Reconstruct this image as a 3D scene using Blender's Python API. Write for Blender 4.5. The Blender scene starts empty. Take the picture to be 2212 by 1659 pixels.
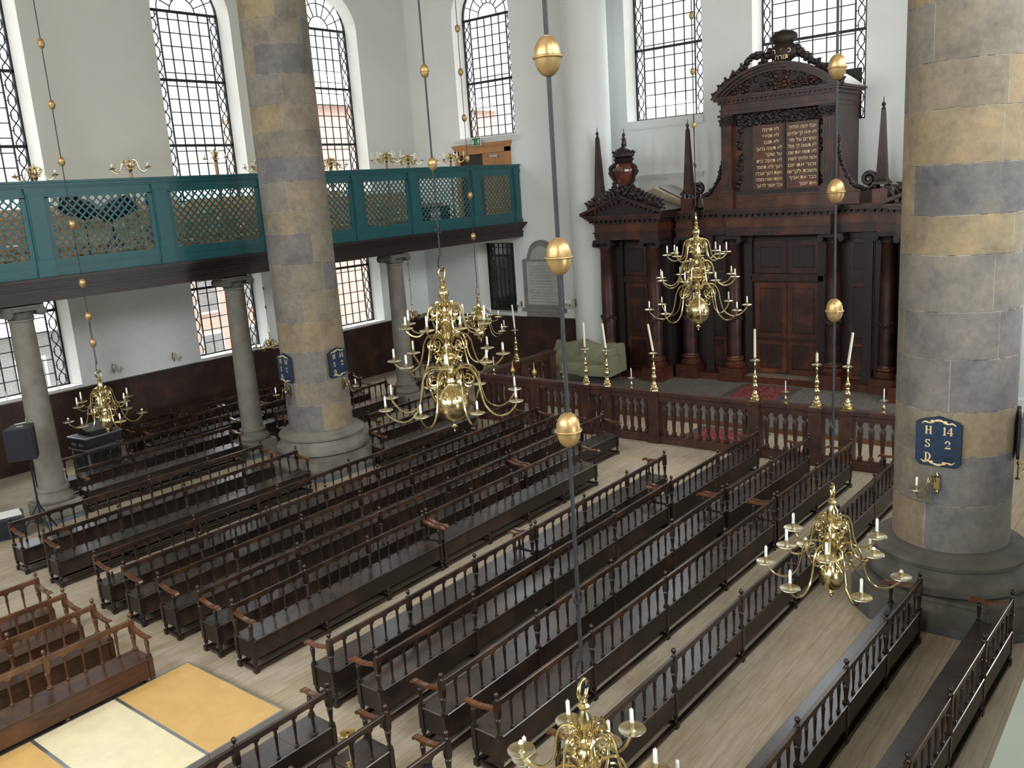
WORLD, P_RIGHT, P_REAR, P_LOW, EXPO = 17.0, 800, 1400, 350, 0.5
import bpy, math, random
from mathutils import Vector, Matrix
PI = math.pi
SC = bpy.context.scene
COL = SC.collection
RND = random.Random(7)

# ---------------------------------------------------------------- mesh builder
class MB:
    def __init__(s):
        s.v = []; s.f = []; s.c = []
    def add(s, vs, fs, col=None):
        b = len(s.v); s.v += [tuple(p) for p in vs]
        for f in fs:
            s.f.append(tuple(i + b for i in f)); s.c.append(col)
        return b
    def box(s, x0, x1, y0, y1, z0, z1, bev=0.0):
        if bev <= 0:
            s.add([(x0,y0,z0),(x1,y0,z0),(x1,y1,z0),(x0,y1,z0),(x0,y0,z1),(x1,y0,z1),(x1,y1,z1),(x0,y1,z1)],
                  [(3,2,1,0),(4,5,6,7),(0,1,5,4),(1,2,6,5),(2,3,7,6),(3,0,4,7)])
        else:
            b = min(bev, abs(x1-x0)*.45, abs(y1-y0)*.45, abs(z1-z0)*.45)
            vs = []
            for z, k in ((z0,b),(z0+b,0),(z1-b,0),(z1,b)):
                a0, a1, c0, c1 = x0+k, x1-k, y0+k, y1-k
                vs += [(a0+b,c0,z),(a1-b,c0,z),(a1,c0+b,z),(a1,c1-b,z),(a1-b,c1,z),(a0+b,c1,z),(a0,c1-b,z),(a0,c0+b,z)]
            fs = [tuple(range(7,-1,-1)), tuple(range(24,32))]
            for r in range(3):
                for i in range(8):
                    j = (i+1) % 8
                    fs.append((r*8+i, r*8+j, r*8+8+j, r*8+8+i))
            s.add(vs, fs)
        return s
    def lathe(s, prof, seg=12, cx=0, cy=0, z=0, cap=True, rot=0.0, sx=1, sy=1, col=None):
        n = len(prof); vs = []
        for r, h in prof:
            for i in range(seg):
                a = 2*PI*i/seg + rot
                vs.append((cx+r*math.cos(a)*sx, cy+r*math.sin(a)*sy, z+h))
        fs = []
        for k in range(n-1):
            for i in range(seg):
                j = (i+1) % seg
                fs.append((k*seg+i, k*seg+j, (k+1)*seg+j, (k+1)*seg+i))
        if cap:
            if prof[0][0] > 1e-4: fs.append(tuple(range(seg-1,-1,-1)))
            if prof[-1][0] > 1e-4: fs.append(tuple(range((n-1)*seg, n*seg)))
        s.add(vs, fs, col)
        return s
    def tube(s, pts, r, seg=6, cap=True, up=None):
        pts = [Vector(p) for p in pts]; n = len(pts)
        rs = r if isinstance(r, (list, tuple)) else [r]*n
        prev = None; vs = []
        for i, p in enumerate(pts):
            t = (pts[min(i+1,n-1)] - pts[max(i-1,0)])
            if t.length < 1e-9: t = Vector((0,0,1))
            t.normalize()
            if prev is None:
                a = Vector(up) if up else (Vector((0,0,1)) if abs(t.z) < .9 else Vector((1,0,0)))
                nrm = (a - t*a.dot(t)).normalized()
            else:
                nrm = prev - t*prev.dot(t)
                nrm = nrm.normalized() if nrm.length > 1e-6 else prev
            prev = nrm; bn = t.cross(nrm)
            for k in range(seg):
                a = 2*PI*k/seg
                vs.append(p + (nrm*math.cos(a) + bn*math.sin(a))*rs[i])
        fs = []
        for i in range(n-1):
            for k in range(seg):
                j = (k+1) % seg
                fs.append((i*seg+k, i*seg+j, (i+1)*seg+j, (i+1)*seg+k))
        if cap:
            fs.append(tuple(range(seg-1,-1,-1))); fs.append(tuple(range((n-1)*seg, n*seg)))
        s.add(vs, fs)
        return s
    def bar(s, p, q, w, d=None, nrm=(0,1,0)):
        """square bar from p to q, w wide across, d deep along nrm"""
        p, q, nrm = Vector(p), Vector(q), Vector(nrm)
        d = w if d is None else d
        t = (q-p).normalized(); sd = t.cross(nrm).normalized()*(w/2); up = nrm*(d/2)
        vs = [p-sd-up, p+sd-up, p+sd+up, p-sd+up, q-sd-up, q+sd-up, q+sd+up, q-sd+up]
        s.add(vs, [(3,2,1,0),(4,5,6,7),(0,1,5,4),(1,2,6,5),(2,3,7,6),(3,0,4,7)])
        return s
    def prism(s, poly, axis, a, b):
        """extrude polygon [(u,v)] along axis from a to b. x: (u,v)=(y,z); y: (x,z); z: (x,y)"""
        def P(u, v, w):
            return (w,u,v) if axis == 'x' else ((u,w,v) if axis == 'y' else (u,v,w))
        n = len(poly)
        vs = [P(u,v,a) for u,v in poly] + [P(u,v,b) for u,v in poly]
        fs = [tuple(range(n-1,-1,-1)), tuple(range(n,2*n))]
        for i in range(n):
            j = (i+1) % n
            fs.append((i,j,n+j,n+i))
        s.add(vs, fs)
        return s
    def strip(s, path, x0, x1, th):
        """flat bar following path [(y,z)], width x0..x1, thickness th"""
        n = len(path); vs = []
        for i,(y,z) in enumerate(path):
            a = path[max(i-1,0)]; b = path[min(i+1,n-1)]
            t = Vector((b[0]-a[0], b[1]-a[1])).normalized(); nn = Vector((-t.y, t.x))*(th/2)
            vs += [(x0,y-nn.x,z-nn.y),(x1,y-nn.x,z-nn.y),(x1,y+nn.x,z+nn.y),(x0,y+nn.x,z+nn.y)]
        fs = [(3,2,1,0), tuple(range(4*n-4,4*n))]
        for i in range(n-1):
            for k in range(4):
                j = (k+1) % 4
                fs.append((i*4+k,i*4+j,i*4+4+j,i*4+4+k))
        s.add(vs, fs)
        return s
    def blob(s, c, r, seg=6, rings=4, sx=1, sy=1, sz=1):
        prof = [(max(r*math.sin(PI*k/rings), 0), -r*math.cos(PI*k/rings)*sz) for k in range(rings+1)]
        return s.lathe(prof, seg, c[0], c[1], c[2], cap=False, sx=sx, sy=sy, rot=RND.random())
    def xf(s, M, start=0):
        for i in range(start, len(s.v)):
            s.v[i] = tuple(M @ Vector(s.v[i]))
        return s
    def mesh(s, name, m, smooth=35, colattr=False):
        me = bpy.data.meshes.new(name)
        me.from_pydata(s.v, [], s.f)
        if m is not None: me.materials.append(m)
        if smooth:
            me.polygons.foreach_set('use_smooth', [True]*len(me.polygons))
            me.set_sharp_from_angle(angle=math.radians(smooth))
        if colattr:
            at = me.color_attributes.new('Col', 'FLOAT_COLOR', 'CORNER')
            arr = []
            for f, c in zip(s.f, s.c):
                c = c or (1,1,1)
                arr += [c[0],c[1],c[2],1.0]*len(f)
            at.data.foreach_set('color', arr)
        me.update()
        return me
    def build(s, name, m, parent=None, smooth=35, colattr=False):
        return link(name, s.mesh(name, m, smooth, colattr), parent)

def link(name, me, parent=None, loc=None, rz=0.0):
    o = bpy.data.objects.new(name, me); COL.objects.link(o)
    if parent is not None: o.parent = parent
    if loc is not None: o.location = loc
    if rz: o.rotation_euler = (0,0,rz)
    return o

USED = set()
def tag(o, label=None, cat=None, group=None, kind=None):
    if label: o['label'] = label
    if cat: o['category'] = cat
    if group: o['group'] = group
    if kind: o['kind'] = kind
    return o
def thing(name, label, cat, loc=(0,0,0), rz=0.0, group=None):
    o = bpy.data.objects.new(name, None); COL.objects.link(o)
    o.location = loc; o.rotation_euler = (0,0,rz); o.empty_display_size = .1
    return tag(o, label, cat, group)
def struct(name, mb, m, smooth=35):
    o = mb.build(name, m, None, smooth) if isinstance(mb, MB) else link(name, mb)
    o['kind'] = 'structure'
    return o
def text_mesh(body, size, depth, m, name, align='CENTER', font=None):
    c = bpy.data.curves.new(name, 'FONT'); c.body = body; c.size = size; c.extrude = depth; c.align_x = align; c.resolution_u = 2
    o = bpy.data.objects.new(name, c); COL.objects.link(o)
    bpy.context.view_layer.update()
    me = bpy.data.meshes.new_from_object(o.evaluated_get(bpy.context.evaluated_depsgraph_get()))
    bpy.data.objects.remove(o); bpy.data.curves.remove(c)
    me.materials.clear(); me.materials.append(m); me.name = name
    return me
def mb_from_text(mb, body, size, depth, M, align='CENTER'):
    me = text_mesh(body, size, depth, None, 't', align)
    mb.add([M @ v.co for v in me.vertices], [tuple(p.vertices) for p in me.polygons])
    bpy.data.meshes.remove(me)

# ---------------------------------------------------------------- materials
def new_mat(name):
    m = bpy.data.materials.new(name); m.use_nodes = True
    nt = m.node_tree; b = nt.nodes.get('Principled BSDF')
    return m, nt, b
def ramp(nt, stops):
    r = nt.nodes.new('ShaderNodeValToRGB'); e = r.color_ramp.elements
    e[0].position, e[0].color = stops[0][0], (*stops[0][1],1)
    e[1].position, e[1].color = stops[-1][0], (*stops[-1][1],1)
    for p,c in stops[1:-1]:
        x = e.new(p); x.color = (*c,1)
    return r
def mixc(nt, a, b, fac, mode='MIX'):
    n = nt.nodes.new('ShaderNodeMix'); n.data_type = 'RGBA'; n.blend_type = mode
    def setin(sock, v):
        if hasattr(v, 'is_output'): nt.links.new(v, sock)
        else: sock.default_value = (*v,1) if isinstance(v, tuple) else v
    if hasattr(fac, 'is_output'): nt.links.new(fac, n.inputs[0])
    else: n.inputs[0].default_value = fac
    setin(n.inputs[6], a); setin(n.inputs[7], b)
    return n.outputs[2]
def coords(nt, scale=(1,1,1), kind='Object', rot=(0,0,0)):
    t = nt.nodes.new('ShaderNodeTexCoord'); mp = nt.nodes.new('ShaderNodeMapping')
    mp.inputs['Scale'].default_value = scale; mp.inputs['Rotation'].default_value = rot
    nt.links.new(t.outputs[kind], mp.inputs['Vector'])
    return mp.outputs['Vector']
def noise(nt, vec, scale, detail=3, rough=.55):
    n = nt.nodes.new('ShaderNodeTexNoise'); n.inputs['Scale'].default_value = scale
    n.inputs['Detail'].default_value = detail; n.inputs['Roughness'].default_value = rough
    if vec is not None: nt.links.new(vec, n.inputs['Vector'])
    return n.outputs['Fac']
def bump(nt, b, h, strength=.2, dist=.01):
    n = nt.nodes.new('ShaderNodeBump'); n.inputs['Strength'].default_value = strength; n.inputs['Distance'].default_value = dist
    nt.links.new(h, n.inputs['Height']); nt.links.new(n.outputs['Normal'], b.inputs['Normal'])
def objrand(nt, col, lo=.75, hi=1.2):
    oi = nt.nodes.new('ShaderNodeObjectInfo'); mr = nt.nodes.new('ShaderNodeMapRange')
    mr.inputs[3].default_value = lo; mr.inputs[4].default_value = hi
    nt.links.new(oi.outputs['Random'], mr.inputs[0])
    h = nt.nodes.new('ShaderNodeHueSaturation'); nt.links.new(mr.outputs[0], h.inputs['Value'])
    nt.links.new(col, h.inputs['Color'])
    return h.outputs['Color']
def plain(name, col, rough=.5, metal=0.0, var=0.12, scale=4.0, bmp=0, spec=.5):
    m, nt, b = new_mat(name)
    v = coords(nt); n = noise(nt, v, scale)
    r = ramp(nt, [(.3, tuple(max(c*(1-var),0) for c in col)), (.7, tuple(c*(1+var) for c in col))])
    nt.links.new(n, r.inputs[0]); nt.links.new(r.outputs[0], b.inputs['Base Color'])
    b.inputs['Roughness'].default_value = rough; b.inputs['Metallic'].default_value = metal
    b.inputs['Specular IOR Level'].default_value = spec
    if bmp: bump(nt, b, noise(nt, v, scale*6), bmp)
    return m
def wood(name, c1, c2, rough=.4, scale=(1.2,14,14), worn=None, wornamt=.5, rnd=(.8,1.2), spec=.5, seams=None, wscale=1.6):
    m, nt, b = new_mat(name)
    v = coords(nt, scale); n = noise(nt, v, 2.2, 4, .6)
    r = ramp(nt, [(.28, c1), (.72, c2)]); nt.links.new(n, r.inputs[0])
    col = r.outputs[0]
    v2 = coords(nt, (1,1,1)); n2 = noise(nt, v2, wscale, 3, .6)
    if worn:
        rr = ramp(nt, [(.5-.1*wornamt, (0,0,0)), (.75, (1,1,1))]); nt.links.new(n2, rr.inputs[0])
        col = mixc(nt, col, worn, rr.outputs[0])
    if rnd: col = objrand(nt, col, *rnd)
    if seams:
        br = nt.nodes.new('ShaderNodeTexBrick'); br.offset = .5
        br.inputs['Scale'].default_value = 1.0; br.inputs['Mortar Size'].default_value = seams[2]
        br.inputs['Brick Width'].default_value = seams[0]; br.inputs['Row Height'].default_value = seams[1]
        br.inputs['Color1'].default_value = (1,1,1,1); br.inputs['Color2'].default_value = (.8,.8,.8,1); br.inputs['Mortar'].default_value = (.25,.25,.25,1)
        nt.links.new(v2, br.inputs['Vector'])
        col = mixc(nt, col, br.outputs['Color'], 1.0, 'MULTIPLY')
    nt.links.new(col, b.inputs['Base Color'])
    rg = nt.nodes.new('ShaderNodeMapRange'); rg.inputs[3].default_value = rough*.9; rg.inputs[4].default_value = min(rough*1.15,1)
    nt.links.new(n2, rg.inputs[0]); nt.links.new(rg.outputs[0], b.inputs['Roughness'])
    b.inputs['Specular IOR Level'].default_value = spec
    return m

M = {}
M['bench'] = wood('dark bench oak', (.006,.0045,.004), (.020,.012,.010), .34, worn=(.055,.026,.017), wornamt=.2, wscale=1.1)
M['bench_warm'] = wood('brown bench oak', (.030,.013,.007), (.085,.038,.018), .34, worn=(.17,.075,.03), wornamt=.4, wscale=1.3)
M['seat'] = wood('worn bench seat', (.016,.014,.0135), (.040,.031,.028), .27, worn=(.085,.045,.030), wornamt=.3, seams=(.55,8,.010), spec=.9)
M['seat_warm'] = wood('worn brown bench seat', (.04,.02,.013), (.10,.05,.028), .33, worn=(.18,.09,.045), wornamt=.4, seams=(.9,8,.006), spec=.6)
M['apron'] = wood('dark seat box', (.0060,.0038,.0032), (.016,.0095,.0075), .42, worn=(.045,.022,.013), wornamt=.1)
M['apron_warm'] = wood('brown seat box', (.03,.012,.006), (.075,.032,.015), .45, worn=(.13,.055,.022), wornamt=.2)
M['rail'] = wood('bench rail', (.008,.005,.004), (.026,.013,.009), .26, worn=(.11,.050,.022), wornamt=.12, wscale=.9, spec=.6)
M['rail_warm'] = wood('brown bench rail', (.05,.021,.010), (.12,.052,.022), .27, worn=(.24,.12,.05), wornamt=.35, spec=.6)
M['arm'] = wood('polished armrest', (.06,.022,.010), (.15,.060,.024), .25, worn=(.26,.12,.05), wornamt=.4, spec=.6)
M['ark'] = wood('jacaranda ark wood', (.013,.0062,.0062), (.038,.0155,.0125), .38, scale=(9,9,.9), worn=(.10,.028,.014), wornamt=.15, rnd=(.85,1.15))
M['ark_red'] = wood('red ark wood', (.035,.010,.007), (.095,.028,.014), .35, scale=(7,1.2,7), worn=(.15,.05,.018), wornamt=.25, rnd=(.85,1.15))
M['ark_dark'] = wood('dark carved ark wood', (.007,.0045,.005), (.024,.013,.012), .5, scale=(6,6,6), rnd=None)
M['wainscot'] = wood('wainscot wood', (.012,.006,.005), (.040,.017,.012), .42, scale=(9,9,.7), worn=(.075,.026,.014), wornamt=.25, rnd=None)
M['beam'] = wood('dark gallery beam wood', (.009,.006,.006), (.028,.016,.014), .4, scale=(.8,9,9), rnd=None)
M['balus'] = wood('balustrade wood', (.026,.011,.009), (.070,.030,.022), .42, scale=(7,7,1.2), worn=(.10,.038,.022), wornamt=.1, rnd=(.85,1.15))
M['pine'] = wood('light gallery pine', (.40,.25,.13), (.56,.37,.20), .45, scale=(1,9,9), rnd=(.9,1.1))
M['door'] = wood('orange pine door', (.34,.155,.05), (.50,.25,.09), .4, scale=(9,9,1), rnd=(.95,1.05))
M['teal'] = plain('teal gallery paint', (.013,.085,.095), .42, var=.1, scale=2)
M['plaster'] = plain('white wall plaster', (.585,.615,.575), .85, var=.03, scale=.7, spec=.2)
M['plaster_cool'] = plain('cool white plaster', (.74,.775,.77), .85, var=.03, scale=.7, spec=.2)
M['reveal'] = plain('bright window reveal', (.84,.85,.82), .8, var=.02, spec=.2)
M['ceil'] = wood('ceiling boards', (.42,.32,.21), (.55,.43,.30), .6, scale=(.7,8,8), rnd=None)
M['iron'] = plain('black iron', (.018,.020,.024), .5, metal=.3, var=.25, scale=12)
M['rod'] = plain('dark hanging rod', (.013,.016,.021), .55, var=.5, scale=16)
M['lead'] = plain('lead cames', (.028,.032,.036), .6, var=.2)
M['candle'] = plain('white candle wax', (.86,.85,.80), .45, var=.03)
M['candle_cream'] = plain('cream candle wax', (.80,.77,.60), .45, var=.03)
M['black'] = plain('black plastic', (.006,.007,.010), .6, var=.2)
M['black_cloth'] = plain('speaker grille cloth', (.007,.009,.015), .8, var=.15, scale=30)
M['steel'] = plain('aluminium edging', (.45,.47,.50), .35, metal=.9, var=.1)
M['white'] = plain('white paint', (.8,.8,.78), .5, var=.03)
M['gold'] = plain('gold leaf', (.72,.52,.20), .35, metal=.7, var=.2, scale=20)
M['gilt_line'] = plain('gilt lettering', (.80,.66,.36), .4, metal=.15, var=.15, scale=30)
M['navy'] = plain('navy board paint', (.012,.030,.068), .45, var=.25, scale=10)
M['navy_edge'] = plain('dark board edge', (.006,.012,.022), .5)
M['green'] = plain('exit sign green', (.01,.17,.07), .4, var=.05)
M['slate'] = plain('grey tablet stone', (.36,.36,.35), .7, var=.1, scale=6)
M['slate_d'] = plain('dark tablet frame stone', (.19,.185,.18), .7, var=.15, scale=6)
M['roofbeige'] = plain('beige cover boards', (.40,.35,.25), .7, var=.1, scale=3)
M['roofgrey'] = plain('pale grey vault roof', (.50,.50,.47), .6, var=.1, scale=2)
M['mat'] = plain('sand coloured step mat', (.19,.15,.10), .9, var=.25, scale=6)
M['shield'] = plain('polished shield wood', (.10,.030,.014), .12, var=.35, scale=5, spec=.8)
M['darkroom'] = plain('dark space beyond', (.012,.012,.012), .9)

def brass(name, col, rough):
    m, nt, b = new_mat(name)
    v = coords(nt); n = noise(nt, v, 9, 3)
    r = ramp(nt, [(.3, tuple(c*.72 for c in col)), (.65, col)]); nt.links.new(n, r.inputs[0])
    nt.links.new(r.outputs[0], b.inputs['Base Color'])
    b.inputs['Metallic'].default_value = 1.0
    mr = nt.nodes.new('ShaderNodeMapRange'); mr.inputs[3].default_value = rough*.7; mr.inputs[4].default_value = rough*1.5
    nt.links.new(n, mr.inputs[0]); nt.links.new(mr.outputs[0], b.inputs['Roughness'])
    return m
M['brass'] = brass('polished brass', (.74,.62,.34), .19)
M['brass_pan'] = brass('pale brass pan', (.74,.68,.48), .28)
M['ball'] = plain('gilded wooden ball', (.46,.315,.14), .38, metal=.7, var=.22, scale=14)

def mk_glass(name, tint, refl):
    m, nt, b = new_mat(name); nt.nodes.remove(b)
    out = nt.nodes['Material Output']
    t = nt.nodes.new('ShaderNodeBsdfTransparent'); t.inputs[0].default_value = (*tint,1)
    g = nt.nodes.new('ShaderNodeBsdfGlossy'); g.inputs['Roughness'].default_value = .05
    fr = nt.nodes.new('ShaderNodeFresnel'); fr.inputs[0].default_value = 1.35
    mu = nt.nodes.new('ShaderNodeMath'); mu.operation = 'MULTIPLY'; mu.inputs[1].default_value = refl
    nt.links.new(fr.outputs[0], mu.inputs[0])
    mx = nt.nodes.new('ShaderNodeMixShader'); nt.links.new(mu.outputs[0], mx.inputs[0])
    nt.links.new(t.outputs[0], mx.inputs[1]); nt.links.new(g.outputs[0], mx.inputs[2]); nt.links.new(mx.outputs[0], out.inputs[0])
    return m
M['glass'] = mk_glass('window glass', (.97,.98,.98), .8)
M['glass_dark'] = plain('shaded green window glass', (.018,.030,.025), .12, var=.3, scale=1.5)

def mk_floor():
    m, nt, b = new_mat('sanded floor boards')
    v = coords(nt, (1,1,1)); n = noise(nt, v, .55, 4, .6); n2 = noise(nt, coords(nt,(.6,5,1)), 3.0, 5, .65)
    r = ramp(nt, [(.25,(.35,.285,.20)),(.5,(.49,.43,.33)),(.78,(.49,.38,.24))]); nt.links.new(n, r.inputs[0])
    r2 = ramp(nt, [(.25,(.72,.72,.72)),(.7,(1.05,1.05,1.05))]); nt.links.new(n2, r2.inputs[0])
    col = mixc(nt, r.outputs[0], r2.outputs[0], 1.0, 'MULTIPLY')
    br = nt.nodes.new('ShaderNodeTexBrick'); br.inputs['Scale'].default_value = 1
    br.inputs['Brick Width'].default_value = 4.2; br.inputs['Row Height'].default_value = .24; br.inputs['Mortar Size'].default_value = .004
    br.inputs['Color1'].default_value = (1,1,1,1); br.inputs['Color2'].default_value = (.93,.93,.92,1); br.inputs['Mortar'].default_value = (.62,.6,.57,1)
    nt.links.new(v, br.inputs['Vector'])
    col = mixc(nt, col, br.outputs['Color'], 1.0, 'MULTIPLY')
    nt.links.new(col, b.inputs['Base Color']); b.inputs['Roughness'].default_value = .8; b.inputs['Specular IOR Level'].default_value = .25
    bump(nt, b, n2, .15, .004)
    return m
M['floor'] = mk_floor()
def mk_platform():
    m, nt, b = new_mat('grey platform planks')
    v = coords(nt); n = noise(nt, coords(nt,(1,8,1)), 2.0, 4)
    r = ramp(nt, [(.3,(.115,.105,.095)),(.7,(.20,.19,.17))]); nt.links.new(n, r.inputs[0])
    nt.links.new(r.outputs[0], b.inputs['Base Color']); b.inputs['Roughness'].default_value = .7
    return m
M['platform'] = mk_platform()
def mk_stone(name, base, var):
    m, nt, b = new_mat(name)
    a = nt.nodes.new('ShaderNodeVertexColor'); a.layer_name = 'Col'
    v = coords(nt); n = noise(nt, v, 1.3, 5, .65); n2 = noise(nt, v, 9, 4, .7)
    r = ramp(nt, [(.28,(.58,.58,.62)),(.5,(.95,.95,.95)),(.75,(1.25,1.18,1.02))]); nt.links.new(n, r.inputs[0])
    col = mixc(nt, a.outputs[0], r.outputs[0], 1.0, 'MULTIPLY')
    r2 = ramp(nt, [(.3,(.8,.8,.8)),(.7,(1.1,1.1,1.1))]); nt.links.new(n2, r2.inputs[0])
    col = mixc(nt, col, r2.outputs[0], 1.0, 'MULTIPLY')
    nt.links.new(col, b.inputs['Base Color']); b.inputs['Roughness'].default_value = .75; b.inputs['Specular IOR Level'].default_value = .3
    bump(nt, b, n2, .35, .01)
    return m
M['stone'] = mk_stone('weathered sandstone', None, None)
M['stone_plain'] = plain('grey brown stone', (.175,.165,.14), .75, var=.25, scale=2.2, bmp=.15)
M['stone_shade'] = plain('dark damp stone', (.095,.088,.076), .75, var=.3, scale=2.0, bmp=.15)  # darker copy of the plain stone, shade put into the right base's colour
M['stone_dark'] = plain('sooty capital stone', (.12,.115,.105), .75, var=.3, scale=6, bmp=.2)
def mk_brick(name, c1, c2, mortar):
    m, nt, b = new_mat(name)
    v = coords(nt, (1,1,1), 'Object', (PI/2,0,0))
    br = nt.nodes.new('ShaderNodeTexBrick'); br.inputs['Scale'].default_value = 1
    br.inputs['Brick Width'].default_value = .22; br.inputs['Row Height'].default_value = .075; br.inputs['Mortar Size'].default_value = .008
    for k,c in (('Color1',c1),('Color2',c2),('Mortar',mortar)): br.inputs[k].default_value = (*c,1)
    nt.links.new(v, br.inputs['Vector']); nt.links.new(br.outputs['Color'], b.inputs['Base Color']); b.inputs['Roughness'].default_value = .9
    return m
M['brick'] = mk_brick('pale red brick', (.50,.30,.23), (.40,.24,.19), (.50,.45,.41))
M['clap'] = mk_brick('grey boarding', (.30,.30,.29), (.27,.27,.26), (.15,.15,.15))
M['yellow'] = plain('yellow render', (.60,.48,.22), .8, var=.05)
def mk_rug():
    m, nt, b = new_mat('red persian rug')
    v = coords(nt); vo = nt.nodes.new('ShaderNodeTexVoronoi'); vo.inputs['Scale'].default_value = 9; nt.links.new(v, vo.inputs['Vector'])
    r = ramp(nt, [(.0,(.02,.05,.10)),(.2,(.25,.18,.12)),(.4,(.22,.025,.03)),(1,(.16,.02,.025))]); nt.links.new(vo.outputs['Distance'], r.inputs[0])
    nt.links.new(r.outputs[0], b.inputs['Base Color']); b.inputs['Roughness'].default_value = .95
    return m
M['rug'] = mk_rug()
def mk_rugborder():
    m, nt, b = new_mat('rug border')
    v = coords(nt); vo = nt.nodes.new('ShaderNodeTexVoronoi'); vo.inputs['Scale'].default_value = 16; nt.links.new(v, vo.inputs['Vector'])
    r = ramp(nt, [(.0,(.14,.03,.03)),(.35,(.10,.085,.07)),(1,(.035,.035,.05))]); nt.links.new(vo.outputs['Distance'], r.inputs[0])
    nt.links.new(r.outputs[0], b.inputs['Base Color']); b.inputs['Roughness'].default_value = .95
    return m
M['rug_border'] = mk_rugborder()
def mk_cover():
    m, nt, b = new_mat('green quilted dust cover')
    v = coords(nt, (1,1,1), 'Object', (0,0,PI/4)); ck = nt.nodes.new('ShaderNodeTexChecker'); ck.inputs['Scale'].default_value = 28
    ck.inputs['Color1'].default_value = (.19,.20,.125,1); ck.inputs['Color2'].default_value = (.245,.25,.165,1)
    nt.links.new(v, ck.inputs['Vector']); nt.links.new(ck.outputs['Color'], b.inputs['Base Color']); b.inputs['Roughness'].default_value = .85
    return m
M['cover'] = mk_cover()
def mk_deck(name, c, rough):
    m, nt, b = new_mat(name)
    v = coords(nt); n = noise(nt, v, 3.5, 5, .65)
    r = ramp(nt, [(.3,tuple(x*.86 for x in c)),(.65,c)]); nt.links.new(n, r.inputs[0])
    nt.links.new(r.outputs[0], b.inputs['Base Color']); b.inputs['Roughness'].default_value = rough
    return m
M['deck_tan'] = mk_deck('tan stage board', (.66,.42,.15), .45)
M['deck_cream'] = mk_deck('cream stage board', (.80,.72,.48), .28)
# ---------------------------------------------------------------- camera
F_PX, W_PX = 1900.0, 2212.0
yaw, pit, rol = 0.684473248, -0.217865286, -0.0693051225
fw = Vector((math.cos(pit)*math.cos(yaw), math.cos(pit)*math.sin(yaw), math.sin(pit)))
r0 = Vector((math.sin(yaw), -math.cos(yaw), 0)); u0 = r0.cross(fw)
rt = r0*math.cos(rol) + u0*math.sin(rol); up = u0*math.cos(rol) - r0*math.sin(rol)
cam = bpy.data.cameras.new('camera'); co = bpy.data.objects.new('camera', cam); COL.objects.link(co)
mw = Matrix.Identity(4)
for i in range(3):
    mw[i][0] = rt[i]; mw[i][1] = up[i]; mw[i][2] = -fw[i]
mw[2][3] = 7.0
co.matrix_world = mw
cam.sensor_fit = 'HORIZONTAL'; cam.sensor_width = 36.0; cam.lens = F_PX/W_PX*36.0; cam.clip_start = .05; cam.clip_end = 300
SC.camera = co

# ---------------------------------------------------------------- room shell
YL, XB, XN, YR, XR, ZC = 26.5, 27.2, 29.2, -5.4, -9.0, 17.0
def arch_outline(c, hw, z0, z1, arched=True, n=14):
    pts = [(c-hw, z0), (c+hw, z0), (c+hw, z1)]
    if arched:
        for i in range(1, n):
            a = PI*i/n
            pts.append((c+hw*math.cos(a), z1+hw*math.sin(a)))
    pts.append((c-hw, z1))
    return pts
def wall_panel(name, mat, place, u0, u1, v0, v1, holes, depth=.55, splay=.17, revmat=None):
    """holes: list of outlines; place(u, v, d) -> world; wall face plus splayed reveals"""
    import bmesh
    bm = bmesh.new(); edges = []
    def loop(pts):
        vs = [bm.verts.new(place(u, v, 0)) for u, v in pts]
        for i in range(len(vs)): edges.append(bm.edges.new((vs[i], vs[(i+1) % len(vs)])))
    loop([(u0,v0),(u1,v0),(u1,v1),(u0,v1)])
    for h in holes: loop(h[0])
    bmesh.ops.triangle_fill(bm, use_beauty=True, edges=edges)
    me = bpy.data.meshes.new(name); bm.to_mesh(me); bm.free(); me.materials.append(mat)
    o = link(name, me); o['kind'] = 'structure'
    for h in holes:
        pts, c, zc = h
        mb = MB(); n = len(pts); vs = []; inner = []
        for u, v in pts: vs.append(place(u, v, 0))
        for u, v in pts:
            du = u-c; k = 1-splay/max(abs(pts[0][0]-c), .01)
            vv = v if v < zc+1e-6 else zc+(v-zc)*k
            vs.append(place(c+du*k, vv, depth))
        for i in range(n):
            j = (i+1) % n
            mb.add([vs[i], vs[j], vs[n+j], vs[n+i]], [(0,1,2,3)])
        rv = mb.build('wall_reveal', revmat or M['reveal'], o, 40); rv['kind'] = 'structure'
    return o
PL = lambda u, v, d: (u, YL+d, v)          # left wall, outward +Y
PB = lambda u, v, d: (XB+d, u, v)          # back aisle wall, outward +X
PN = lambda u, v, d: (XN+d, u, v)
hole = lambda c, hw, z0, z1, a=True: (arch_outline(c, hw, z0, z1, a), c, z1)
LW = [3.9, 10.62, 17.5, 23.13]
holesL = [hole(c, 1.42, 7.3, 13.2) for c in LW] + [hole(c, 1.42, 2.12, 4.95, False) for c in LW]
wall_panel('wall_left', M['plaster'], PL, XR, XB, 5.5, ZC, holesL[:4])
wall_panel('wall_left_lower', plain('white aisle plaster', (.84,.87,.865), .85, var=.03, spec=.2), PL, XR, XB, 0, 5.5, holesL[4:])  # plaster colour lightened to make up for weak light under the gallery
wall_panel('wall_back_aisle', M['plaster_cool'], PB, 18.6, YL, 0, ZC, [hole(22.57, 1.40, 9.05, 13.5), hole(22.6, .95, 2.18, 4.95, False)])
wall_panel('wall_back_nave', M['plaster_cool'], PN, 3.0, 18.75, 0, ZC, [hole(15.96, 1.53, 9.1, 13.6), hole(10.8, 1.83, 8.4, 13.6), hole(5.9, 1.53, 9.1, 13.6)], depth=.55)
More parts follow.
